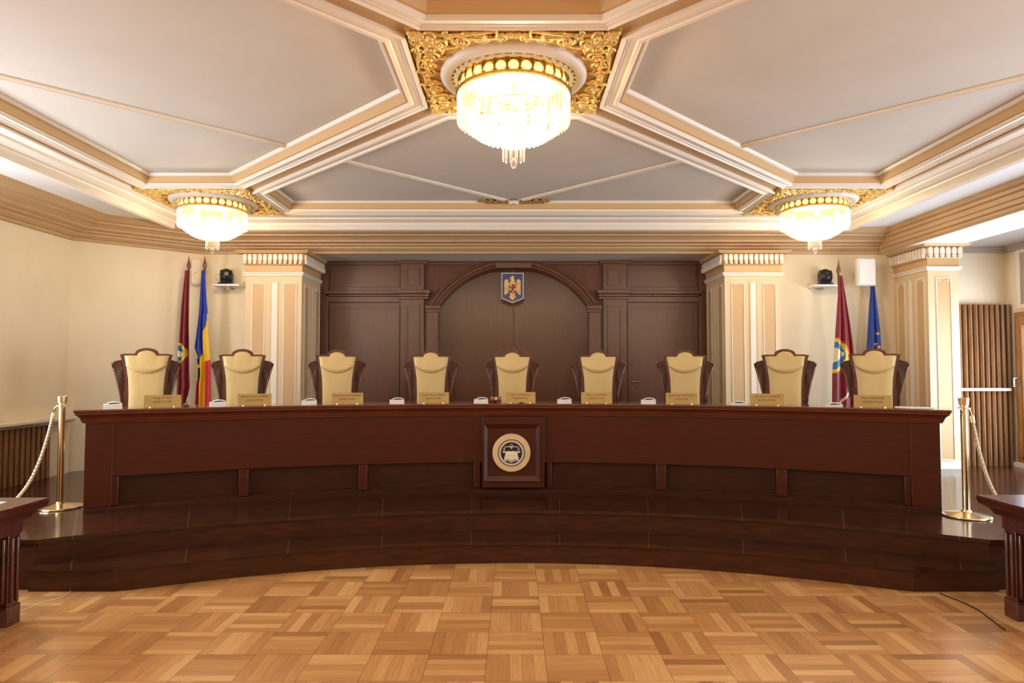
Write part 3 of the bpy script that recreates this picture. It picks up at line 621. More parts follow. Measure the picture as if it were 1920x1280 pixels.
# ================================================================== CHAIRS
U = .00085
def mirror(pts): return pts + [(-a, b) for a, b in reversed(pts) if abs(a) > 1e-6]
def crest(rx, top, sh_, n=9, drop=0):
    """half outline from the crown to the shoulder"""
    return [(rx * math.sin(PI / 2 * i / n), sh_ + (top - sh_) * math.cos(PI / 2 * i / n)) for i in range(n + 1)]
def make_chair():
    root = thing('judge_chair', 'chair', 'chair')
    ZTOP = 1.44
    zz = lambda d: ZTOP - d
    # frame
    fo = [(0, zz(0))] + crest(.105, zz(0), zz(.056))[1:] + [(.12, zz(.058)), (.19, zz(.058)), (.236, zz(.068)), (.228, zz(.085)), (.214, zz(.14)), (.196, zz(.24)), (.172, zz(.40)), (.165, zz(.52)), (.175, .45), (.175, .36)]
    fi = [(0, zz(.028))] + crest(.082, zz(.028), zz(.076))[1:] + [(.098, zz(.078)), (.15, zz(.076)), (.197, zz(.078)), (.19, zz(.12)), (.174, zz(.20)), (.158, zz(.32)), (.152, zz(.46)), (.152, .50), (.152, .46), (.152, .44)]
    # ring between fo and fi (same count), front and back
    n = len(fo); assert n == len(fi), (n, len(fi))
    fr = MB()
    for s in (-1, 1):
        for i in range(n - 1):
            a, b, c, d = fo[i], fo[i + 1], fi[i + 1], fi[i]
            fr.add([(s * a[0], 0, a[1]), (s * b[0], 0, b[1]), (s * c[0], 0, c[1]), (s * d[0], 0, d[1]), (s * a[0], .07, a[1]), (s * b[0], .07, b[1]), (s * c[0], .07, c[1]), (s * d[0], .07, d[1])],
                   [(0, 1, 2, 3), (4, 5, 6, 7), (0, 1, 5, 4), (3, 2, 6, 7)])
    fr.build('back_frame', 'chairwood', root, smooth=40)
    # cushion: slightly domed front made of rows
    half_ = fi[:]
    cu = MB(); rows = []
    zs = [zz(.028 + i * (.048 / 7)) for i in range(8)] + [zz(.078)] + [zz(.078 + (1.44 - .46 - .078) * i / 26) for i in range(1, 27)]
    def hw(z):
        d = ZTOP - z
        if d < .0775: t = min(1, max(0, (z - zz(.076)) / .048)); return .082 * math.sqrt(max(0, 1 - t * t)) + .001
        return lerp_table([(.0775, .197), (.12, .19), (.20, .174), (.32, .158), (.46, .152), (1.1, .152)], d)
    m_ = 12
    for z in zs:
        w = hw(z); d = ZTOP - z
        rows.append([(w * (2 * j / m_ - 1), 0, z) for j in range(m_ + 1)])
    vs = []
    for r in rows:
        for j, (x, _, z) in enumerate(r):
            t = abs(2 * j / m_ - 1); e = max(0, 1 - t ** 6)
            vs.append((x, -.012 - .016 * e * min(1, (ZTOP - .028 - z) / .02 + .1), z))
    k = m_ + 1
    cu.add(vs, [(i * k + j, i * k + j + 1, (i + 1) * k + j + 1, (i + 1) * k + j) for i in range(len(rows) - 1) for j in range(m_)])
    cu.build('back_cushion', 'leather', root, smooth='all')
    # head pad with a rounded lower edge
    hp = MB(); NU, NV = 26, 16; vs = []
    for i in range(NU + 1):
        x = -.182 + .364 * i / NU
        t = x / .182; zb_ = zz(.265) + .085 * t * t            # lower arc
        zt_ = zz(.078) + (math.sqrt(max(0, 1 - (x / .078) ** 2)) * .042 if abs(x) < .078 else 0) - .006
        for j in range(NV + 1):
            q = j / NV; z = zb_ + (zt_ - zb_) * q
            bulge = .045 * (math.sin(min(1, q / .22) * PI / 2)) * (1 - .75 * q) * max(0, 1 - abs(t) ** 5) ** .5
            vs.append((x, -.026 - bulge, z))
    k = NV + 1
    hp.add(vs, [(i * k + j, i * k + j + 1, (i + 1) * k + j + 1, (i + 1) * k + j) for i in range(NU) for j in range(NV)])
    hp.build('head_pad', 'leather', root, smooth='all')
    # piping round the cushion
    pp = [(s * (a - .004 if a else 0), -.010, b - .002) for s in (1,) for a, b in fi[:14]]
    path = [(-x, y, z) for x, y, z in reversed(pp[1:])] + pp
    MB().tube(path, .0035, 6).build('piping', 'leather', root, smooth='all')
    # carved wings
    for s in (-1, 1):
        wing = [(.19, zz(.122)), (.235, zz(.124)), (.285, zz(.137)), (.313, zz(.158)), (.300, zz(.205)), (.262, zz(.34)), (.230, zz(.49)), (.215, zz(.60)), (.16, zz(.62)), (.155, zz(.4)), (.18, zz(.22))]
        MB().prism([(s * a, b) for a, b in wing], .035, .075).build('wing', 'chairwood', root, bevel=.004)
        w = root.children[-1] if root.children else None
        ed = MB(); out = [(.20, zz(.128)), (.235, zz(.130)), (.280, zz(.142)), (.302, zz(.160)), (.290, zz(.205)), (.252, zz(.34)), (.221, zz(.49)), (.206, zz(.60))]
        ed.tube([(s * a, .030, b) for a, b in out], [.010] * len(out), 6)
        eo = ed.build('wing_edge', 'chairwood', root, smooth='all')
        rb = MB()
        for q in range(6):
            x0 = .213 + q * .013; z0 = zz(.150 + .004 * q); x1 = .186 + q * .003; z1 = zz(.235 + q * .065)
            rb.tube([(s * x0, .031, z0), (s * (x0 * .6 + x1 * .4), .028, z0 * .6 + z1 * .4), (s * x1, .033, z1)], [.0035, .006, .002], 5)
        rb.build('carved_ribs', 'chairwood', root, smooth='all')
    # seat, arms, legs
    MB().box(-.25, .25, -.44, .03, .36, .44).build('seat_rail', 'chairwood', root, bevel=.012)
    MB().box(-.235, .235, -.43, -.01, .44, .52).build('seat', 'leather', root, bevel=.03, seg=4)
    for s in (-1, 1):
        a = MB(); a.tube([(s * .25, .03, .72), (s * .27, -.15, .70), (s * .27, -.32, .68), (s * .265, -.37, .63), (s * .26, -.35, .44)], [.018, .022, .026, .024, .02], 10)
        a.build('armrest', 'chairwood', root, smooth='all')
        for yy, t_ in ((-.40, -.02), (.0, .06)):
            MB().tube([(s * .22, yy, .38), (s * .225, yy + t_ * .5, .2), (s * .23, yy + t_, 0)], [.03, .024, .02], 10).build('leg', 'chairwood', root, smooth='all')
    return root
chair_u = [(275.5, 'leftmost of the nine cream leather judge chairs, before the left maroon flag'),
           (455, 'cream leather judge chair just right of the blue, yellow and red flag'),
           (632.5, 'cream leather judge chair in front of the inner edge of the left wide pillar'),
           (808, 'cream leather judge chair behind the brightest brass nameplate, just left of the arch centre'),
           (960.5, 'central cream leather judge chair with an extra raised wooden crest, under the coat of arms'),
           (1121.5, 'cream leather judge chair just left of the dark door with the steel handle'),
           (1284, 'cream leather judge chair between the steel-handled door and the right wide pillar'),
           (1471.5, 'cream leather judge chair just left of the maroon flag on the right'),
           (1639, 'rightmost of the nine cream leather judge chairs, in front of the blue flag with stars')]
RC = 8.02; proto = make_chair()
for i, (u, lab) in enumerate(chair_u):
    ch = proto if i == 0 else copy_tree(proto)
    a = ang(u, RC); ch.location = (RC * math.sin(a), YC + RC * math.cos(a), PZ); ch.rotation_euler = (0, 0, -a)
    ch['label'] = lab; ch['group'] = 'judge chairs behind the curved bench'
    if i == 4:
        n = 24; vs = []
        cr_ = MB()
        for q in range(n + 1):
            t = -1 + 2 * q / n; x = .205 * t; z = 1.395 + .085 * math.cos(t * PI / 2) ** .8 if abs(t) < 1 else 1.395
            vs += [(x, .02, z), (x, .02, z - .045 if abs(t) < .95 else z - .01), (x, .075, z - .045 if abs(t) < .95 else z - .01), (x, .075, z)]
        cr_.add(vs, [(q * 4 + e, q * 4 + (e + 1) % 4, q * 4 + 4 + (e + 1) % 4, q * 4 + 4 + e) for q in range(n) for e in range(4)])
        cr_.build('raised_crest', 'chairwood', ch, smooth=40)
# ================================================================== THINGS ON THE BENCH
RP = RB - .03
plates = [(269, 344, ('Varga ATTILA', 'JUDECATOR'), 'dull brass nameplate before the leftmost judge chair'),
          (445, 512, ('Daniel Marius MORAR', 'JUDECATOR'), 'dull brass nameplate before the chair beside the blue, yellow and red flag'),
          (621, 683, ('Mona Maria PIVNICERU', 'JUDECATOR'), 'brass nameplate before the third judge chair from the left'),
          (783, 844, ('Stefan Mircea MINEA', 'JUDECATOR'), 'bright brass nameplate before the chair just left of the arch centre'),
          (947, 1004, ('Valer DORNEANU', 'PRESEDINTE'), 'brass nameplate of the president, right of the gavel above the bench emblem'),
          (1088, 1148, ('Petre LAZAROIU', 'JUDECATOR'), 'bright mottled brass nameplate before the chair beside the steel-handled door'),
          (1245, 1310, ('Simona-Maya TEODOROIU', 'JUDECATOR'), 'brass nameplate before the chair left of the right wide pillar'),
          (1403, 1471, ('Livia Doina STANCIU', 'JUDECATOR'), 'dull brass nameplate before the second judge chair from the right'),
          (1596, 1673, ('Marian ENACHE', 'JUDECATOR'), 'dull brass nameplate before the rightmost judge chair')]
for i, (u0, u1, txt, lab) in enumerate(plates):
    a = ang((u0 + u1) / 2, RP + .06); R_ = RP + .03
    t = thing('nameplate', lab, 'nameplate', (R_ * math.sin(a), YC + R_ * math.cos(a), zt), -a, 'brass nameplates along the bench')
    tilt = .12
    mx = Matrix.Rotation(-tilt, 4, 'X')
    MB().box(-.151, .151, -.0015, .0015, .002, .112, mx=mx).box(-.151, .151, -.002, .05, 0, .003).build('plate', 'plate', t, bevel=.0008)
    for s in (-1, 1): MB().lathe([(.008, 0), (.009, .004), (.006, .010), (.001, .012)], 12, mx=Matrix.Translation((s * .095, -.008, 0))).build('foot_screw', 'brass', t, smooth=40)
    text_mesh('inscription', txt, .026, 'letter', t, mx @ Vector((0, -.0022, .068)), (PI / 2 - tilt, 0, 0), width=.25)
pads = [(214, 'white note pads at the left end of the bench, before the leftmost chair'), (410, 'white note pads between the leftmost two nameplates, before the blue, yellow and red flag'),
        (581, 'white note pads just left of the third nameplate from the left'), (745, 'white note pads left of the bright brass nameplate, under the left pilaster'),
        (902, 'white note pads immediately left of the wooden gavel'), (1058, 'white note pads between the president nameplate and the mottled one'),
        (1215, 'white note pads under the steel door handle'), (1383, 'flat white note pads before the right wide pillar'), (1562, 'flat white note pads before the maroon flag on the right')]
for i, (u, lab) in enumerate(pads):
    a = ang(u, RP + .1); R_ = RP + .09
    t = thing('note_pads', lab, 'notepad', (R_ * math.sin(a), YC + R_ * math.cos(a), zt), -a, 'note pads along the bench')
    h = .040 if i < 7 else .018
    sb = MB()
    for q in range(4): sb.box(-.072 + .001 * (q % 2), .072 - .0015 * (q % 3), -.055, .055, h * q / 4, h * (q + .86) / 4)
    sb.build('pad_stack', 'paper', t)
    vs = []; n = 10
    for q in range(n + 1):
        x = -.045 + .11 * q / n; z = h + .002 + .011 * math.sin(PI * q / n) ** .7 if 0 < q < n else h + .001
        vs += [(x, -.045, z), (x, .04, z + .004), (x, -.045, z + .0012), (x, .04, z + .0052)]
    MB().add(vs, [f for q in range(n) for f in ((q * 4, q * 4 + 1, q * 4 + 5, q * 4 + 4), (q * 4 + 2, q * 4 + 3, q * 4 + 7, q * 4 + 6), (q * 4, q * 4 + 2, q * 4 + 6, q * 4 + 4))]).build('curled_sheet', 'paper', t, smooth='all')
    MB().tube([(-.03, -.03, h + .004), (.05, .02, h + .006)], .004, 8).build('pen', 'black', t, smooth='all')
# gavel and block
a = ang(930, RP + .2); R_ = RP + .20; gx, gy = R_ * math.sin(a), YC + R_ * math.cos(a)
g = thing('gavel', 'polished wooden gavel lying left of the president nameplate', 'gavel', (gx, gy, zt))
hd = Matrix.Translation((0, 0, .032)) @ Matrix.Rotation(PI / 2, 4, 'Y')
MB().lathe([(.0, -.055), (.026, -.055), (.031, -.048), (.031, -.036), (.024, -.030), (.027, -.024), (.027, .024), (.024, .030), (.031, .036), (.031, .048), (.026, .055), (0, .055)], 24, mx=hd).build('head', 'gavel', g, smooth=40)
MB().lathe([(.0278, -.010), (.0285, -.008), (.0285, .008), (.0278, .010)], 24, mx=hd, cap=False).build('band', 'brass', g, smooth=40)
MB().tube([(0, .02, .032), (0, .1, .024), (0, .2, .016), (0, .25, .014)], [.007, .009, .008, .011], 10).build('handle', 'gavel', g, smooth='all')
a = ang(977, RP); tag(MB().lathe([(.0, 0), (.026, 0), (.027, .006), (.02, .012), (0, .013)], 20).build('grommet', 'black', smooth=40), 'small black round grommet on the bench edge under the president nameplate', 'grommet').location = ((RB - .05) * math.sin(a), YC + (RB - .05) * math.cos(a), zt)
a = ang(1712, RP + .15); t = MB().box(-.15, .15, -.1, .1, 0, .004).build('document', 'paper'); t.location = ((RP + .2) * math.sin(a), YC + (RP + .2) * math.cos(a), zt); t.rotation_euler = (0, 0, -a)
tag(t, 'flat sheet of paper at the right end of the bench top', 'paper')
# ================================================================== FLAGS
def flag(name, label, Yp, u_tip, v_tip, v_top, lt, rt, colf, mats, pole_u, fold=5, v_end=830, seed=1, finial=True, uend=None):
    x0 = X(pole_u, 600, Yp); root = thing(name, label, 'flag', (x0, Yp, PZ))
    zt_ = Z(v_top, Yp)
    MB().tube([(0, 0, .04), (0, 0, zt_ - PZ)], .014, 10).build('pole', 'chairwood', root, smooth='all')
    MB().lathe([(.0, 0), (.09, 0), (.09, .02), (.05, .035), (.022, .09), (.02, .12)], 24).build('base', 'brassd', root, smooth=40)
    if finial:
        h = Z(v_tip, Yp) - zt_
        MB().lathe([(.010, 0), (.014, .004), (.013, h * .12), (.020, h * .18), (.027, h * .30), (.022, h * .42), (.013, h * .55), (.007, h * .75), (.001, h)], 12, mx=Matrix.Translation((0, 0, zt_ - PZ))).build('finial', 'wood', root, smooth=50)
    NA, NB = 140, 320; vs = []; rnd = random.Random(seed); ph = rnd.random() * 6; uv = []
    for j in range(NB + 1):
        v = v_top + (v_end - v_top) * j / NB; ul, ur = lerp_table(lt, v), lerp_table(rt, v); z = Z(v, Yp) - PZ
        amp = .012 + .040 * min(1, (v - v_top) / 120)
        for i in range(NA + 1):
            s = i / NA; u = ul + (ur - ul) * s
            y = -.02 - amp * (.6 + .6 * math.sin(s * PI * fold + ph + .004 * (v - v_top) * math.cos(ph)) + .25 * math.sin(s * PI * fold * 2.3 + ph * 2)) * min(1, 6 * s + .3) 
            vs.append((X(u, v, Yp) - x0, y, z)); uv.append((u, v))
    mb = MB(); k = NA + 1
    for j in range(NB):
        for i in range(NA):
            q = (j * k + i, j * k + i + 1, (j + 1) * k + i + 1, (j + 1) * k + i)
            mb.f.append(q); u, v = (uv[q[0]][0] + uv[q[2]][0]) / 2, (uv[q[0]][1] + uv[q[2]][1]) / 2; mb.m.append(colf(u, v))
    mb.v = vs; mb.build('cloth', mats, root, smooth='all', recalc=False)
    return root
def cl(u, v):
    d = math.hypot(u - 333, v - 662)
    if d < 16:
        if 4 > (v - 662) * .9 - (u - 333) * .35 > -6 and d < 15: return 3
        return 1
    if d < 20.5: return 2
    if v > 716 and (v - 716) * .9 + (u - 362) * 1.6 > 14 and u > 346: return 3
    return 0
flag('flag', 'furled maroon flag with a half-hidden round emblem, behind the leftmost judge chair', 8.78, 352, 478, 507,
     [(507, 348.5), (572, 342), (640, 338), (652, 336), (700, 334.5), (757, 334), (830, 334)], [(507, 355.5), (572, 357.5), (640, 360), (700, 361), (725, 362), (757, 355), (830, 353)], cl, ['maroon', 'sky', 'yellow', 'cream'], 352, 4, seed=4)
def ct(u, v):
    if v > 652 and v < 672 and u < lerp_table([(652, 368), (672, 375)], v): return 1
    if v < 588: return 0
    b = lerp_table([(588, 391), (625, 386), (654, 383), (670, 381), (683, 376.5)], v)
    if v < 683 and u < b: return 0
    if u > 386.5 and v > lerp_table([(386, 681), (396, 673)], u): return 2
    if v > 712 and u < 374: return 2
    if v > 690 and 374 <= u < 376.5: return 3  # dark strip paints the shade inside a fold of the cloth
    return 1
flag('flag', 'furled blue, yellow and red tricolour flag beside the left camera shelf', 8.80, 382, 478, 507,
     [(507, 379), (588, 375), (630, 370), (654, 366.5), (668, 371), (700, 373.5), (720, 370), (757, 367.5), (830, 367)], [(507, 386), (560, 389), (587, 391.5), (590, 389), (640, 392.5), (679, 396), (757, 396.5), (830, 396)], ct, ['blue', 'yellow', 'red', 'dark'], 382, 5, seed=9)
def cr2(u, v):
    d = math.hypot(u - 1553, v - 666)
    if d < 27.5:
        x, y = u - 1553, v - 666
        if y > -16 + .45 * (x - 6) and y < 14 - .55 * (x - 6) and x < 26 and y > (-22 + x * .62) and y < 22 - x * .85: return 3
        return 1
    if d < 33.5:
        return 2
    if d < 35.8: return 4
    if v > 730 and abs((v - 735) * .66 - (1587 - u)) < 2.2: return 3
    return 0
fr_ = flag('flag', 'furled maroon flag with a round blue and yellow emblem, left of the rightmost chair', 8.80, 1572, 484, 517,
     [(517, 1572), (560, 1569), (630, 1564), (666, 1561), (700, 1558.5), (830, 1557.5)], [(517, 1577.5), (560, 1584), (600, 1590), (650, 1596), (700, 1600), (830, 1602)], cr2, ['maroon', 'sky', 'yellow', 'cream', 'red'], 1574, 4, seed=2)
# letters that run round the emblem rim
def rim_letters(root, word, cu, cv, r, a0, a1, Yp, pole_u):
    x0 = X(pole_u, 600, Yp)
    for i, c in enumerate(word):
        a = a0 + (a1 - a0) * i / (len(word) - 1); u, v = cu + r * math.sin(a), cv - r * math.cos(a)
        text_mesh('letter', [c], .032, 'letter', root, (X(u, v, Yp) - x0, -.098, Z(v, Yp) - PZ), (PI / 2, a, 0))
rim_letters(fr_, 'ROMANIEI', 1553, 666, 30.2, math.radians(28), math.radians(98), 8.80, 1574)
STARS = [(1642.3, 625.5, 3.4), (1638.8, 645, 3.6), (1643.6, 650.5, 3.6), (1636, 668, 3.6)]
def star(u, v, cx, cy, r):
    a = math.atan2(u - cx, cy - v); d = math.hypot(u - cx, v - cy); t = (a + 2 * PI) % (2 * PI / 5) - PI / 5
    return d < r * .38 / max(.2, math.cos(PI / 5 - abs(t)) ) ** 1 * (1 + 1.6 * (abs(t) / (PI / 5)) ** 1.6)
flag('flag', 'furled royal blue flag with yellow stars hanging under the white wall speaker', 9.0, 1635, 500, 536,
     [(536, 1631), (585, 1627), (620, 1625), (655, 1623), (830, 1621)], [(536, 1637.5), (585, 1642.5), (620, 1645.5), (655, 1646.5), (830, 1648)], lambda u, v: 1 if any(star(u, v, *s) for s in STARS) else 0, ['eu', 'yellow'], 1635, 3, seed=6, finial=False)
# ================================================================== WALL SHELVES, CAMERAS, SPEAKERS
def shelf(u0, u1, v, Yf, label, side):
    xa, xb = X(u0, v, Yf), X(u1, v, Yf); z = Z(v, Yf); t = thing('wall_shelf', label, 'shelf', ((xa + xb) / 2, YB, z)); w = (xb - xa) / 2
    MB().box(-w, w, Yf - YB, 0, -.018, .008).build('board', 'bright', t, bevel=.003)
    MB().box(-.012, .012, Yf - YB + .08, 0, -.05, -.018).box(side * w * .9 - .01, side * w * .9 + .01, -.012, 0, -.03, .07).build('bracket', 'grey', t, bevel=.002)
    return (xa + xb) / 2, z + .008
def camera_unit(x, y, z, yaw, label):
    t = thing('video_camera', label, 'camera', (x, y, z), yaw)
    MB().lathe([(0, 0), (.105, 0), (.11, .012), (.095, .028), (.05, .034), (0, .034)], 28).build('base', 'black', t, smooth=40)
    yk = MB()
    for s in (-1, 1): yk.prism([(.072 * math.cos(q * PI / 12), .12 + .082 * math.sin(q * PI / 12)) for q in range(24)], s * .052, s * .076, 'x')
    yk.box(-.07, .07, -.05, .05, .03, .055); yk.build('yoke', 'black', t, bevel=.012, seg=3)
    MB().ball((0, 0, .125), (.082, .092, .094), n=24, k=14).build('head', 'black', t, smooth='all')
    lm = Matrix.Translation((0, -.075, .14)) @ Matrix.Rotation(PI / 2, 4, 'X')
    hd_ = MB().lathe([(.036, 0), (.036, .03), (.03, .036), (.028, .03), (0, .026)], 24, mx=lm).build('lens', 'ink', t, smooth=40)
    MB().tube([(-.085, .03, .05), (-.13, .04, .09), (-.13, .04, .14), (-.07, .03, .15)], .004, 6).build('cable', 'grey', t, smooth='all')
x, z = shelf(397, 448, 533, 8.93, 'white wall shelf left of the left wide pillar, holding a black camera', 1)
camera_unit(X(424, 530, 9.03), 9.03, z, math.radians(22), 'black dome-shaped video camera on the shelf beside the tricolour flag')
x, z = shelf(1527, 1577, 534, 8.93, 'white wall shelf right of the right wide pillar, holding a black camera', -1)
camera_unit(X(1547, 530, 9.03), 9.03, z, math.radians(-4), 'black dome-shaped video camera on the shelf beside the right maroon flag')
def speaker(u0, u1, v0, v1, Yf, label, m, lens=True):
    xa, xb, za_, zb_ = X(u0, 510, Yf), X(u1, 510, Yf), Z(v1, Yf), Z(v0, Yf); t = thing('wall_speaker', label, 'speaker', ((xa + xb) / 2, Yf + .1, za_)); w, h = (xb - xa) / 2, zb_ - za_
    MB().box(-w, w, -.085, -.01, 0, h).build('cabinet', m, t, bevel=.012, seg=3)
    MB().box(-w + .014, w - .014, -.1, -.085, .014, h - .014).build('grille', m, t, bevel=.004)
    if lens:
        MB().lathe([(0, 0), (.012, 0), (.012, .004), (0, .008)], 16, mx=Matrix.Translation((0, -.1, h * .4)) @ Matrix.Rotation(PI / 2, 4, 'X')).build('badge', 'brass' if m != 'bright' else 'paper', t, smooth=40)
    MB().box(-.03, .03, -.01, YB - Yf - .1, h * .4, h * .6).build('wall_bracket', 'grey', t)
speaker(1609, 1643.5, 483.5, 535, 8.82, 'white wall speaker mounted above the blue flag with stars', 'bright')
speaker(357, 378, 484, 533, 8.99, 'beige wall speaker half hidden between the two left flag poles', 'wall')
# ================================================================== GILDED CEILING PANELS AND CHANDELIERS
def relief_mesh():
    mb = MB(); h = .605
    oct_ = MB(); z = .0
    def spiral(cx, cy, r, a0, turns, tk, hand=1):
        n = int(16 * turns); pts = []; rad = []
        for i in range(n + 1):
            t = i / n; a = a0 + hand * 2 * PI * turns * t; rr = r * (1 - .86 * t)
            pts.append((cx + rr * math.cos(a), cy + rr * math.sin(a), -.010 - .012 * t)); rad.append(tk * (1.0 - .35 * t))
        oct_.tube(pts, rad, 6); oct_.ball((pts[-1][0], pts[-1][1], -.024), tk * 1.3, n=6, k=4)
    def leaf(cx, cy, a, l, w):
        mxx = Matrix.Translation((cx, cy, -.012)) @ Matrix.Rotation(a, 4, 'Z'); oct_.ball((0, 0, 0), (l, w, .016), n=8, k=5, mx=mxx)
    def vine(p, tk):
        n = 18; pts = []
        P = [Vector(q) for q in p]
        for i in range(n + 1):
            t = i / n; q = P[0] * (1 - t) ** 3 + P[1] * 3 * t * (1 - t) ** 2 + P[2] * 3 * t * t * (1 - t) + P[3] * t ** 3; pts.append((q.x, q.y, -.014))
        oct_.tube(pts, [tk * (.5 + math.sin(PI * i / n) * .8) for i in range(n + 1)], 6)
    spiral(.545, .075, .048, 2.2, 1.6, .011); spiral(.535, .185, .055, -1.2, 1.7, .013, -1); spiral(.50, .30, .06, 1.0, 1.7, .014)
    spiral(.475, .43, .065, 3.4, 1.8, .014, -1); spiral(.565, .37, .036, 0, 1.5, .010); spiral(.555, .475, .042, 2, 1.6, .011, -1); spiral(.56, .28, .03, 1, 1.4, .009)
    vine([(.56, .02), (.49, .20), (.62, .26), (.47, .36)], .013); vine([(.43, .33), (.40, .42), (.50, .50), (.58, .54)], .014); vine([(.60, .10), (.60, .24), (.52, .40), (.60, .50)], .010)
    rnd = random.Random(5)
    for _ in range(46):
        x, y = rnd.uniform(.36, .59), rnd.uniform(0, .59)
        if y > x or math.hypot(x, y) < .505: continue
        leaf(x, y, rnd.uniform(0, PI), rnd.uniform(.016, .034), rnd.uniform(.007, .013))
    for _ in range(16): leaf(rnd.uniform(.53, .59), rnd.uniform(.50, .59), rnd.uniform(0, PI), .02, .010)
    for k in range(4):
        for f in (1, -1):
            R = Matrix.Rotation(k * PI / 2, 4, 'Z') @ Matrix.Scale(f, 4, (0, 1, 0))
            mb.add(oct_.v, oct_.f, 0, R)
    return mb
RM = relief_mesh()
panel_src = None
def gold_panel(cx, cy, label):
    global panel_src
    if panel_src is None:
        t = thing('gilded_ceiling_panel', label, 'ceiling panel', (cx, cy, 3.50), 0, 'gilded ceiling panels round the chandeliers')
        MB().box(-.61, .61, -.61, .61, -.008, .012).build('backing', 'gold', t)
        RM.build('scroll_relief', 'gold', t, smooth='all', recalc=True).location = (0, 0, -.008)
        # plaster ring
        prof = [(.475, -.008), (.47, -.028), (.455, -.045), (.43, -.052), (.405, -.045), (.395, -.03), (.39, -.03), (.385, -.045), (.372, -.05), (.36, -.045), (.358, -.008)]
        MB().lathe(prof, 72, cap=False).build('plaster_ring', 'white', t, smooth=40)
        bd = MB()
        for i in range(40):
            a = 2 * PI * i / 40; bd.ball((.392 * math.cos(a), .392 * math.sin(a), -.042), .011, n=6, k=4)
        bd.build('bead_row', 'brass', t, smooth='all')
        panel_src = t; return t
    t = copy_tree(panel_src); t.location = (cx, cy, 3.50); t['label'] = label; return t
def crys(mb, p, a, l, w):
    """flat faceted prism hanging from p, facing outward at angle a"""
    mx = Matrix.Translation(p) @ Matrix.Rotation(a, 4, 'Z')
    vs = [(-.004, -w, 0), (-.004, w, 0), (.006, 0, 0), (-.004, -w, -l), (-.004, w, -l), (.006, 0, -l), (0, 0, -l - w * 1.1)]
    mb.add(vs, [(0, 2, 5, 3), (2, 1, 4, 5), (1, 0, 3, 4), (0, 1, 2), (3, 5, 6), (5, 4, 6), (4, 3, 6)], 0, mx)
def make_chandelier():
    t = thing('chandelier', 'chandelier', 'chandelier')
    # origin at the ceiling; everything hangs below
    MB().lathe([(.0, -.01), (.34, -.01), (.345, -.02), (.365, -.022), (.372, -.03), (.372, -.038), (.352, -.042), (.352, -.05), (.33, -.05), (.0, -.05)], 64).build('upper_band', 'brassd', t, smooth=40)
    MB().lathe([(.348, -.10), (.352, -.112), (.368, -.115), (.376, -.122), (.376, -.132), (.366, -.138), (.350, -.14), (.34, -.138), (.34, -.10)], 64, cap=False).build('lower_band', 'brassd', t, smooth=40)
    MB().lathe([(0, -.051), (.325, -.051), (.325, -.056), (0, -.056)], 48).build('added_glow_plate', 'added_plate', t)  # invented plate, added so the crystals glow white instead of showing brass
    MB().lathe([(.338, -.05), (.338, -.115)], 64, cap=False).build('band_backing', 'brassd', t, smooth='all')
    n = 28; p0 = MB().tube([(.350, 0, -.045), (.358, 0, -.08), (.352, 0, -.115)], .006, 6).build('band_strut', 'brassd', t, smooth='all')
    for i in range(n):
        o = p0 if i == 0 else p0.copy(); o.rotation_euler = (0, 0, 2 * PI * (i + .5) / n)
        if i: C.objects.link(o); o.parent = t
    jm = MB(); jm.ball((0, 0, 0), (.010, .033, .030), n=8, k=5); jo = None
    for i in range(n):
        a = 2 * PI * i / n
        if jo is None: jo = o = jm.build('glass_rosette', 'jewel', t)
        else: o = jo.copy(); C.objects.link(o); o.parent = t
        o.location = (.348 * math.cos(a), .348 * math.sin(a), -.081); o.rotation_euler = (0, 0, a)
    # outer prisms, one by one
    src = {}
    def prism_ring(N, r, z, l, w, off=0, key='a'):
        for i in range(N):
            a = 2 * PI * (i + off) / N
            if key not in src:
                m = MB(); crys(m, (0, 0, 0), 0, l, w); src[key] = o = m.build('crystal_prism', 'crystal', t)
            else: o = src[key].copy(); C.objects.link(o); o.parent = t
            o.location = (r * math.cos(a), r * math.sin(a), z); o.rotation_euler = (0, 0, a)
    prism_ring(56, .362, -.145, .165, .0155, 0, 'a')
    prism_ring(30, .285, -.245, .115, .0145, .3, 'b')
    prism_ring(12, .070, -.415, .135, .0115, .5, 'c')
    # rings that carry the tiers
    for r, z, nm in ((.285, -.24, 'tier_ring'), (.205, -.31, 'tier_ring'), (.13, -.36, 'tier_ring')):
        MB().tube([(r * math.cos(2 * PI * i / 40), r * math.sin(2 * PI * i / 40), z) for i in range(41)], .005, 6).build(nm, 'brass', t, smooth='all')
    mb = MB()
    for r, z, N, l in ((.205, -.315, 26, .075), (.13, -.365, 18, .06)):
        for i in range(N):
            a = 2 * PI * i / N; crys(mb, (r * math.cos(a), r * math.sin(a), z), a, l, .0145)
    # bead nets draped between tiers
    rnd = random.Random(11)
    for row in range(9):
        q = row / 8; r = .345 - .25 * q ** 1.15; z = -.30 - .135 * math.sin(q * PI / 2); N = max(14, int(2 * PI * r / .036))
        for i in range(N):
            a = 2 * PI * (i + .5 * (row % 2)) / N; mb.ball((r * math.cos(a), r * math.sin(a), z + .004 * rnd.random()), (.0135, .0135, .014), n=6, k=4)
    o = mb.build('crystal_beads', 'crystal', t); o['kind'] = 'stuff'
    mb = MB()
    for i in range(56):
        a = 2 * PI * (i + .5) / 56; mb.ball((.362 * math.cos(a), .362 * math.sin(a), -.150), (.009, .009, .011), n=6, k=4); mb.ball((.355 * math.cos(a), .355 * math.sin(a), -.172), (.008, .008, .010), n=6, k=4)
    o = mb.build('octagon_beads', 'crystal', t); o['kind'] = 'stuff'
    MB().lathe([(.055, -.395), (.075, -.402), (.085, -.392), (.088, -.380), (.070, -.385), (.05, -.38)], 24, cap=False).build('crown', 'brass', t, smooth=40)
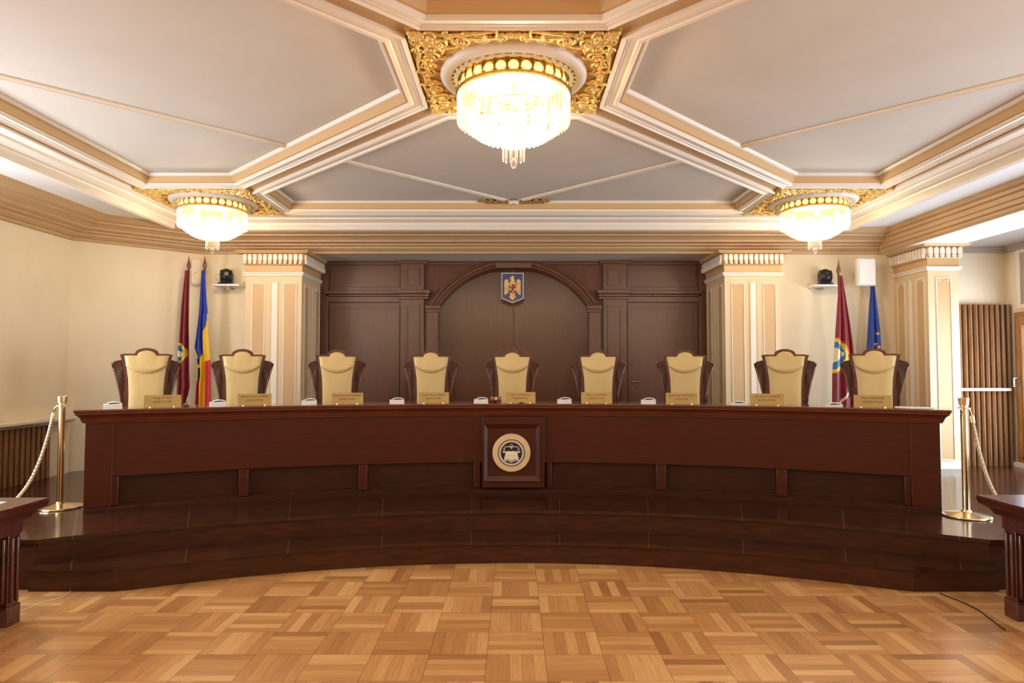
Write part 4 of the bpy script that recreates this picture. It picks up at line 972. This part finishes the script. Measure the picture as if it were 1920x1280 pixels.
    MB().ball((0, 0, -.405), (.062, .062, .032), n=20, k=10).build('glass_bowl', 'crystal', t, smooth='all')
    MB().ball((0, 0, -.575), (.021, .021, .036), n=8, k=5).tube([(0, 0, -.42), (0, 0, -.545)], .0045, 6).build('drop', 'crystal', t)
    MB().tube([(0, 0, -.05), (0, 0, -.40)], .012, 10).build('stem', 'brass', t, smooth='all')
    bl = MB(); bl.lathe([(.010, .0), (.016, -.012), (.026, -.035), (.028, -.052), (.020, -.07), (.004, -.08)], 14); b0 = None
    for i in range(10):
        a = 2 * PI * i / 10; r = .24 if i % 2 else .15
        if b0 is None: b0 = o = bl.build('lamp_bulb', 'bulb', t, smooth='all')
        else: o = b0.copy(); C.objects.link(o); o.parent = t
        o.location = (r * math.cos(a), r * math.sin(a), -.15 - (.24 - r) * .6)
    return t
CH = [((0, YM + .02), 'largest-looking central crystal chandelier, hanging nearest the viewer', 'gilded scrollwork ceiling panel round the central chandelier', 40),
      ((-3.41, 7.62), 'left crystal chandelier near the back, above the flags and leftmost chairs', 'gilded scrollwork ceiling panel round the left chandelier', 40),
      ((3.41, 7.62), 'right crystal chandelier near the back, above the right camera shelf', 'gilded scrollwork ceiling panel round the right chandelier', 40)]
cproto = make_chandelier()
for i, ((x, y), lab, plab, pw_) in enumerate(CH):
    c = cproto if i == 0 else copy_tree(cproto)
    c.location = (x, y, 3.50); c['label'] = lab; c['group'] = 'crystal chandeliers'
    gold_panel(x if i == 0 else math.copysign(3.41, x), YM if i == 0 else 7.65, plab)
    l = bpy.data.lights.new('chandelier_light', 'POINT'); l.energy = pw_; l.color = WARM; l.shadow_soft_size = .12
    o = bpy.data.objects.new('chandelier_light', l); o.location = (x, y, 3.15); C.objects.link(o)
for x in (-3.41, 3.41):      # the two matching lamps behind the viewer
    l = bpy.data.lights.new('rear_chandelier_light', 'POINT'); l.energy = 46; l.color = WARM; l.shadow_soft_size = .3
    o = bpy.data.objects.new('rear_chandelier_light', l); o.location = (x, .4, 3.1); C.objects.link(o)
# ================================================================== SLATS, RADIATOR COVER, WINDOW
sp_ = thing('slatted_panel', 'tall brown vertical slat panel with a pale crossbar, beside the right window', 'wall panel', (0, 8.695, PZ))
xa, xb = X(1792, 700, 8.66), XR - .02; zt2 = Z(571, 8.66) - PZ
MB().box(xa, xb, -.03, 0, 0.0, zt2).build('backing', 'slatd', sp_)
n = 10; w = (xb - xa) / n
for i in range(n):
    x0 = xa + i * w; m = MB().prism([(x0 + w * .22, -.03), (x0 + w * .26, -.075), (x0 + w * .5, -.095), (x0 + w * .9, -.075), (x0 + w * .98, -.03)], 0, zt2, 'z'); m.build('slat', 'slat', sp_, smooth=30)
zc_ = Z(730, 8.6) - PZ
MB().box(xa, xb - .05, -.13, -.10, zc_ - .018, zc_ + .018).build('crossbar', 'bright', sp_, bevel=.005)
rc = thing('radiator_cover', 'brown slatted radiator cover under the pale sill at far left', 'radiator cover', (XL + .003, 0, PZ))
ys, ye = 5.0, 7.74; zs_ = .60
MB().box(0, .04, ys, ye, 0, zs_).build('backing', 'slatd', rc)
n = 34; w = (ye - ys) / n
for i in range(n):
    y0 = ys + i * w; MB().prism([(.04, y0 + w * .2), (.085, y0 + w * .22), (.10, y0 + w * .5), (.085, y0 + w * .9), (.04, y0 + w * .95)], 0, zs_, 'z').build('slat', 'slat', rc, smooth=30)
MB().prism([(0, zs_), (.12, zs_), (.16, zs_ + .035), (.18, zs_ + .04), (.18, zs_ + .065), (0, zs_ + .065)], 3.0, 8.05, 'y').build('sill', 'white', rc)
MB().box(0, .06, ye, 8.1, 0, zs_).build('end_panel', 'wall', rc)
# window 1 (right, visible) and others
def window(n_, x, y0, y1, z0, z1, s, stile=.11, handle=False):
    fm = MB(); t_ = .09
    fm.box(x - t_ / 2, x + t_ / 2, y0, y0 + stile, z0, z1).box(x - t_ / 2, x + t_ / 2, y1 - stile, y1, z0, z1).box(x - t_ / 2, x + t_ / 2, y0 + stile, y1 - stile, z0, z0 + stile).box(x - t_ / 2, x + t_ / 2, y0 + stile, y1 - stile, z1 - stile, z1)
    o = struct(n_, fm, 'frame', bevel=.008)
    MB().box(x - .006, x + .006, y0 + stile, y1 - stile, z0 + stile, z1 - stile).build('pane', 'glass', o)
    sm = MB()
    st = stile * .8; a, b, c, d = y0 + stile * .7, y1 - stile * .7, z0 + stile * .7, z1 - stile * .7; xs = x - s * .05
    sm.box(xs - .03, xs + .03, a, a + st, c, d).box(xs - .03, xs + .03, b - st, b, c, d).box(xs - .03, xs + .03, a + st, b - st, c, c + st).box(xs - .03, xs + .03, a + st, b - st, d - st, d)
    sm.build('sash', 'frame', o, bevel=.01)
    if handle:
        hz = Z(712, 8.35); hm = MB().box(xs - s * .03 - .012, xs - s * .03 + .012, b - st * .5 - .015, b - st * .5 + .015, hz - .05, hz + .05)
        hm.tube([(xs - s * .05, b - st * .5, hz + .02), (xs - s * .10, b - st * .5, hz + .02), (xs - s * .11, b - st * .6, hz - .09)], .010, 8); hm.build('window_handle', 'chrome', o, smooth=40)
    return o
window('window_1', XR + .03, 6.4, 8.58, .42, 2.30, 1, handle=True)
window('window_2', XR + .05, 2.2, 5.2, .6, 2.7, 1)
window('window_3', XL - .05, 3.3, 5.9, 1.02, 2.7, -1)
tag(MB().box(XR - .05, XR, 6.3, 8.62, .362, .42).build('trim_4', 'bright'), kind='structure')
rp = thing('wall_relief_panel', 'pale framed relief panel above the oak window at the right edge', 'wall panel', (XR, 7.5, 2.38))
MB().box(-.012, 0, -.95, .95, 0, .68).build('field', 'greige', rp)
fm = MB()
for y0, y1, z0, z1 in ((-1, -.93, -.04, .72), (.93, 1, -.04, .72), (-.93, .93, .66, .72), (-.93, .93, -.04, .02)): fm.box(-.03, 0, y0, y1, z0, z1)
fm.build('frame', 'white', rp, bevel=.008)
vm = MB(); rnd = random.Random(2)
for i in range(40): vm.ball((-.014, rnd.uniform(-.85, .88), rnd.uniform(.08, .6)), (.006, rnd.uniform(.02, .05), rnd.uniform(.015, .04)), n=8, k=4)
vm.build('leaf_relief', 'tan2', rp, smooth='all')
# ================================================================== STANCHIONS AND ROPES
def stanchion(x, y, label):
    t = thing('stanchion', label, 'stanchion', (x, y, PZ), 0, 'brass rope stanchions beside the bench')
    MB().lathe([(0, 0), (.178, 0), (.182, .006), (.178, .014), (.10, .028), (.04, .040), (.034, .055), (0, .055)], 40).build('base', 'brass', t, smooth=30)
    MB().lathe([(.0265, .05), (.0265, .90)], 24, cap=False).build('pole', 'brass', t, smooth='all')
    MB().lathe([(.026, .895), (.052, .90), (.052, .906), (.028, .912), (.028, .925), (.036, .93), (.041, .985), (.036, .99), (0, .99)], 24).build('cap', 'brass', t, smooth=30)
    return t
lx, ly = X(112, 948, 6.07), 6.07; stanchion(lx, ly, 'brass stanchion at the left end of the bench, rope falling to its left')
rx, ry = X(1812, 965, 5.72), 5.72; stanchion(rx, ry, 'brass stanchion at the right end of the bench, rope falling to its right')
def rope(p, q, sag, label, s):
    t = thing('barrier_rope', label, 'rope', p)
    d = Vector(q) - Vector(p); n = 160; L = d.length
    def c(tt): return Vector((d.x * tt, d.y * tt, d.z * (1 - (1 - tt) ** 7)))
    for k in range(3):
        pts = []
        for i in range(n + 1):
            tt = .006 + .99 * (i / n) ** 1.6; b = c(tt); T_ = (c(tt + .005) - c(tt - .005)).normalized(); A = T_.cross(Vector((0, 0, 1))).normalized(); B = T_.cross(A)
            ph = (i / n) * L * 95 + k * 2 * PI / 3; pts.append(tuple(b + A * .0075 * math.cos(ph) + B * .0075 * math.sin(ph)))
        MB().tube(pts, .0085, 6).build('strand', 'rope', t, smooth='all')
    for tt, sg in ((.0, 1), (.985, -1)):
        a, b = c(tt + .0), c(tt + .010); MB().tube([tuple(a), tuple(b)], .017, 12).build('ferrule', 'brass', t, smooth=40)
    a = c(0); MB().tube([tuple(a), tuple(a + Vector((s * .012, 0, .05))), tuple(a + Vector((s * .05, 0, .075)))], .006, 6).build('hook', 'brass', t, smooth='all')
rope((lx - .075, ly, PZ + .835), (-4.62, 5.08, PZ + .019), .60, 'twisted cream rope hanging from the left stanchion past the slatted radiator cover', 1)
rope((rx + .065, ry, PZ + .835), (4.30, 5.02, PZ + .019), .52, 'twisted cream rope hanging from the right stanchion before the tall slat panel', -1)
# ================================================================== FOREGROUND DESKS
def desk(sx, xe, yr, yf, ztop, label, legy, legx):
    """sx = side of the room; xe = inner end, runs outward from there"""
    L = 1.9; t = thing('side_desk', label, 'desk', (sx * xe, yf, 0)); m = lambda a: sx * a
    D = yr - yf
    def bx(mb, a, b, *r): return mb.box(min(m(a), m(b)), max(m(a), m(b)), *r)
    mb = bx(MB(), 0, L, 0, D, ztop - .022, ztop); mb.build('desktop', 'desk', t, bevel=.004)
    ring = [(m(.11), .10), (m(L - .1), .10), (m(L - .1), D - .08), (m(.11), D - .08)]; ring = cw(ring)
    MB().sweep(ring, [(0, ztop - .12), (.03, ztop - .115), (.035, ztop - .10), (.055, ztop - .075), (.09, ztop - .055), (.098, ztop - .03), (.105, ztop - .022)], closed=True, side=-1).build('edge_moulding', 'desk', t, smooth=30)
    bx(MB(), .11, L - .1, .10, D - .08, ztop - .20, ztop - .03).build('apron', 'desk', t)
    for a, b, c, d in ((.115, .215, .09, .19), (.115, .215, D - .19, D - .09), (L - .2, L - .1, .09, .19), (L - .2, L - .1, D - .19, D - .09)):
        lg = bx(MB(), a, b, c, d, 0, ztop - .12)
        bx(lg, a - .008, b + .008, c - .008, d + .008, 0, .12)
        for q in (.28, .72):
            px = a + (b - a) * q; lg.tube([(m(px), c - .004, .14), (m(px), c - .004, ztop - .22)], .014, 8)
            py = c + (d - c) * q; lg.tube([(m(a) - sx * .004, py, .14), (m(a) - sx * .004, py, ztop - .22)], .014, 8)
        lg.build('leg', 'desk', t, bevel=.004)
    bx(MB(), .215, L - .2, D - .16, D - .13, .10, ztop - .2).build('modesty_panel', 'bench', t, bevel=.003)
    bx(MB(), .15, .18, .19, D - .19, .10, ztop - .2).build('side_panel', 'recess', t)
    return t
DT = .76
desk(-1, 3.02, 4.44, 3.80, DT, 'dark mahogany desk corner at the left edge, nearest the left stanchion', 0, 0)
desk(1, 3.075, 4.54, 3.86, DT, 'dark mahogany desk corner at the right edge, nearest the right stanchion', 0, 0)
t = MB().box(-.105, .105, -.15, .15, 0, .003).build('document', 'paper'); t.location = (-3.33, 4.18, DT); t.rotation_euler = (0, 0, 1.57); tag(t, 'sheet of paper lying on the left foreground desk', 'paper')
t = MB().box(-.105, .105, -.15, .15, 0, .003).build('document', 'paper'); t.location = (3.40, 4.22, DT); t.rotation_euler = (0, 0, 1.62); tag(t, 'sheet of paper lying on the right foreground desk', 'paper')
# loose cables on the floor
def cable(pts, r, m, label):
    P = [Vector(Yz_(u, v)) for u, v in pts]; out = []
    for i in range(len(P) - 1):
        a, b, c, d = P[max(i - 1, 0)], P[i], P[i + 1], P[min(i + 2, len(P) - 1)]
        for k in range(8):
            t = k / 8; out.append(tuple(.5 * ((2 * b) + (c - a) * t + (2 * a - 5 * b + 4 * c - d) * t * t + (3 * b - a - 3 * c + d) * t ** 3)))
    out.append(tuple(P[-1])); o = MB().tube(out, r, 6).build('cable', m, smooth='all'); tag(o, label, 'cable')
def Yz_(u, v):
    a, b = _k(v); k = (0 - H) / b; return ((u - CX) / F * k, a * k, .004)
cable([(30, 1150), (55, 1140), (80, 1130), (105, 1124), (125, 1115), (133, 1108)], .003, 'cream', 'thin pale cable on the parquet beside the left desk')
cable([(1762, 1113), (1800, 1128), (1835, 1145), (1862, 1165), (1885, 1182)], .004, 'dark', 'thin dark cable on the parquet beside the right desk')
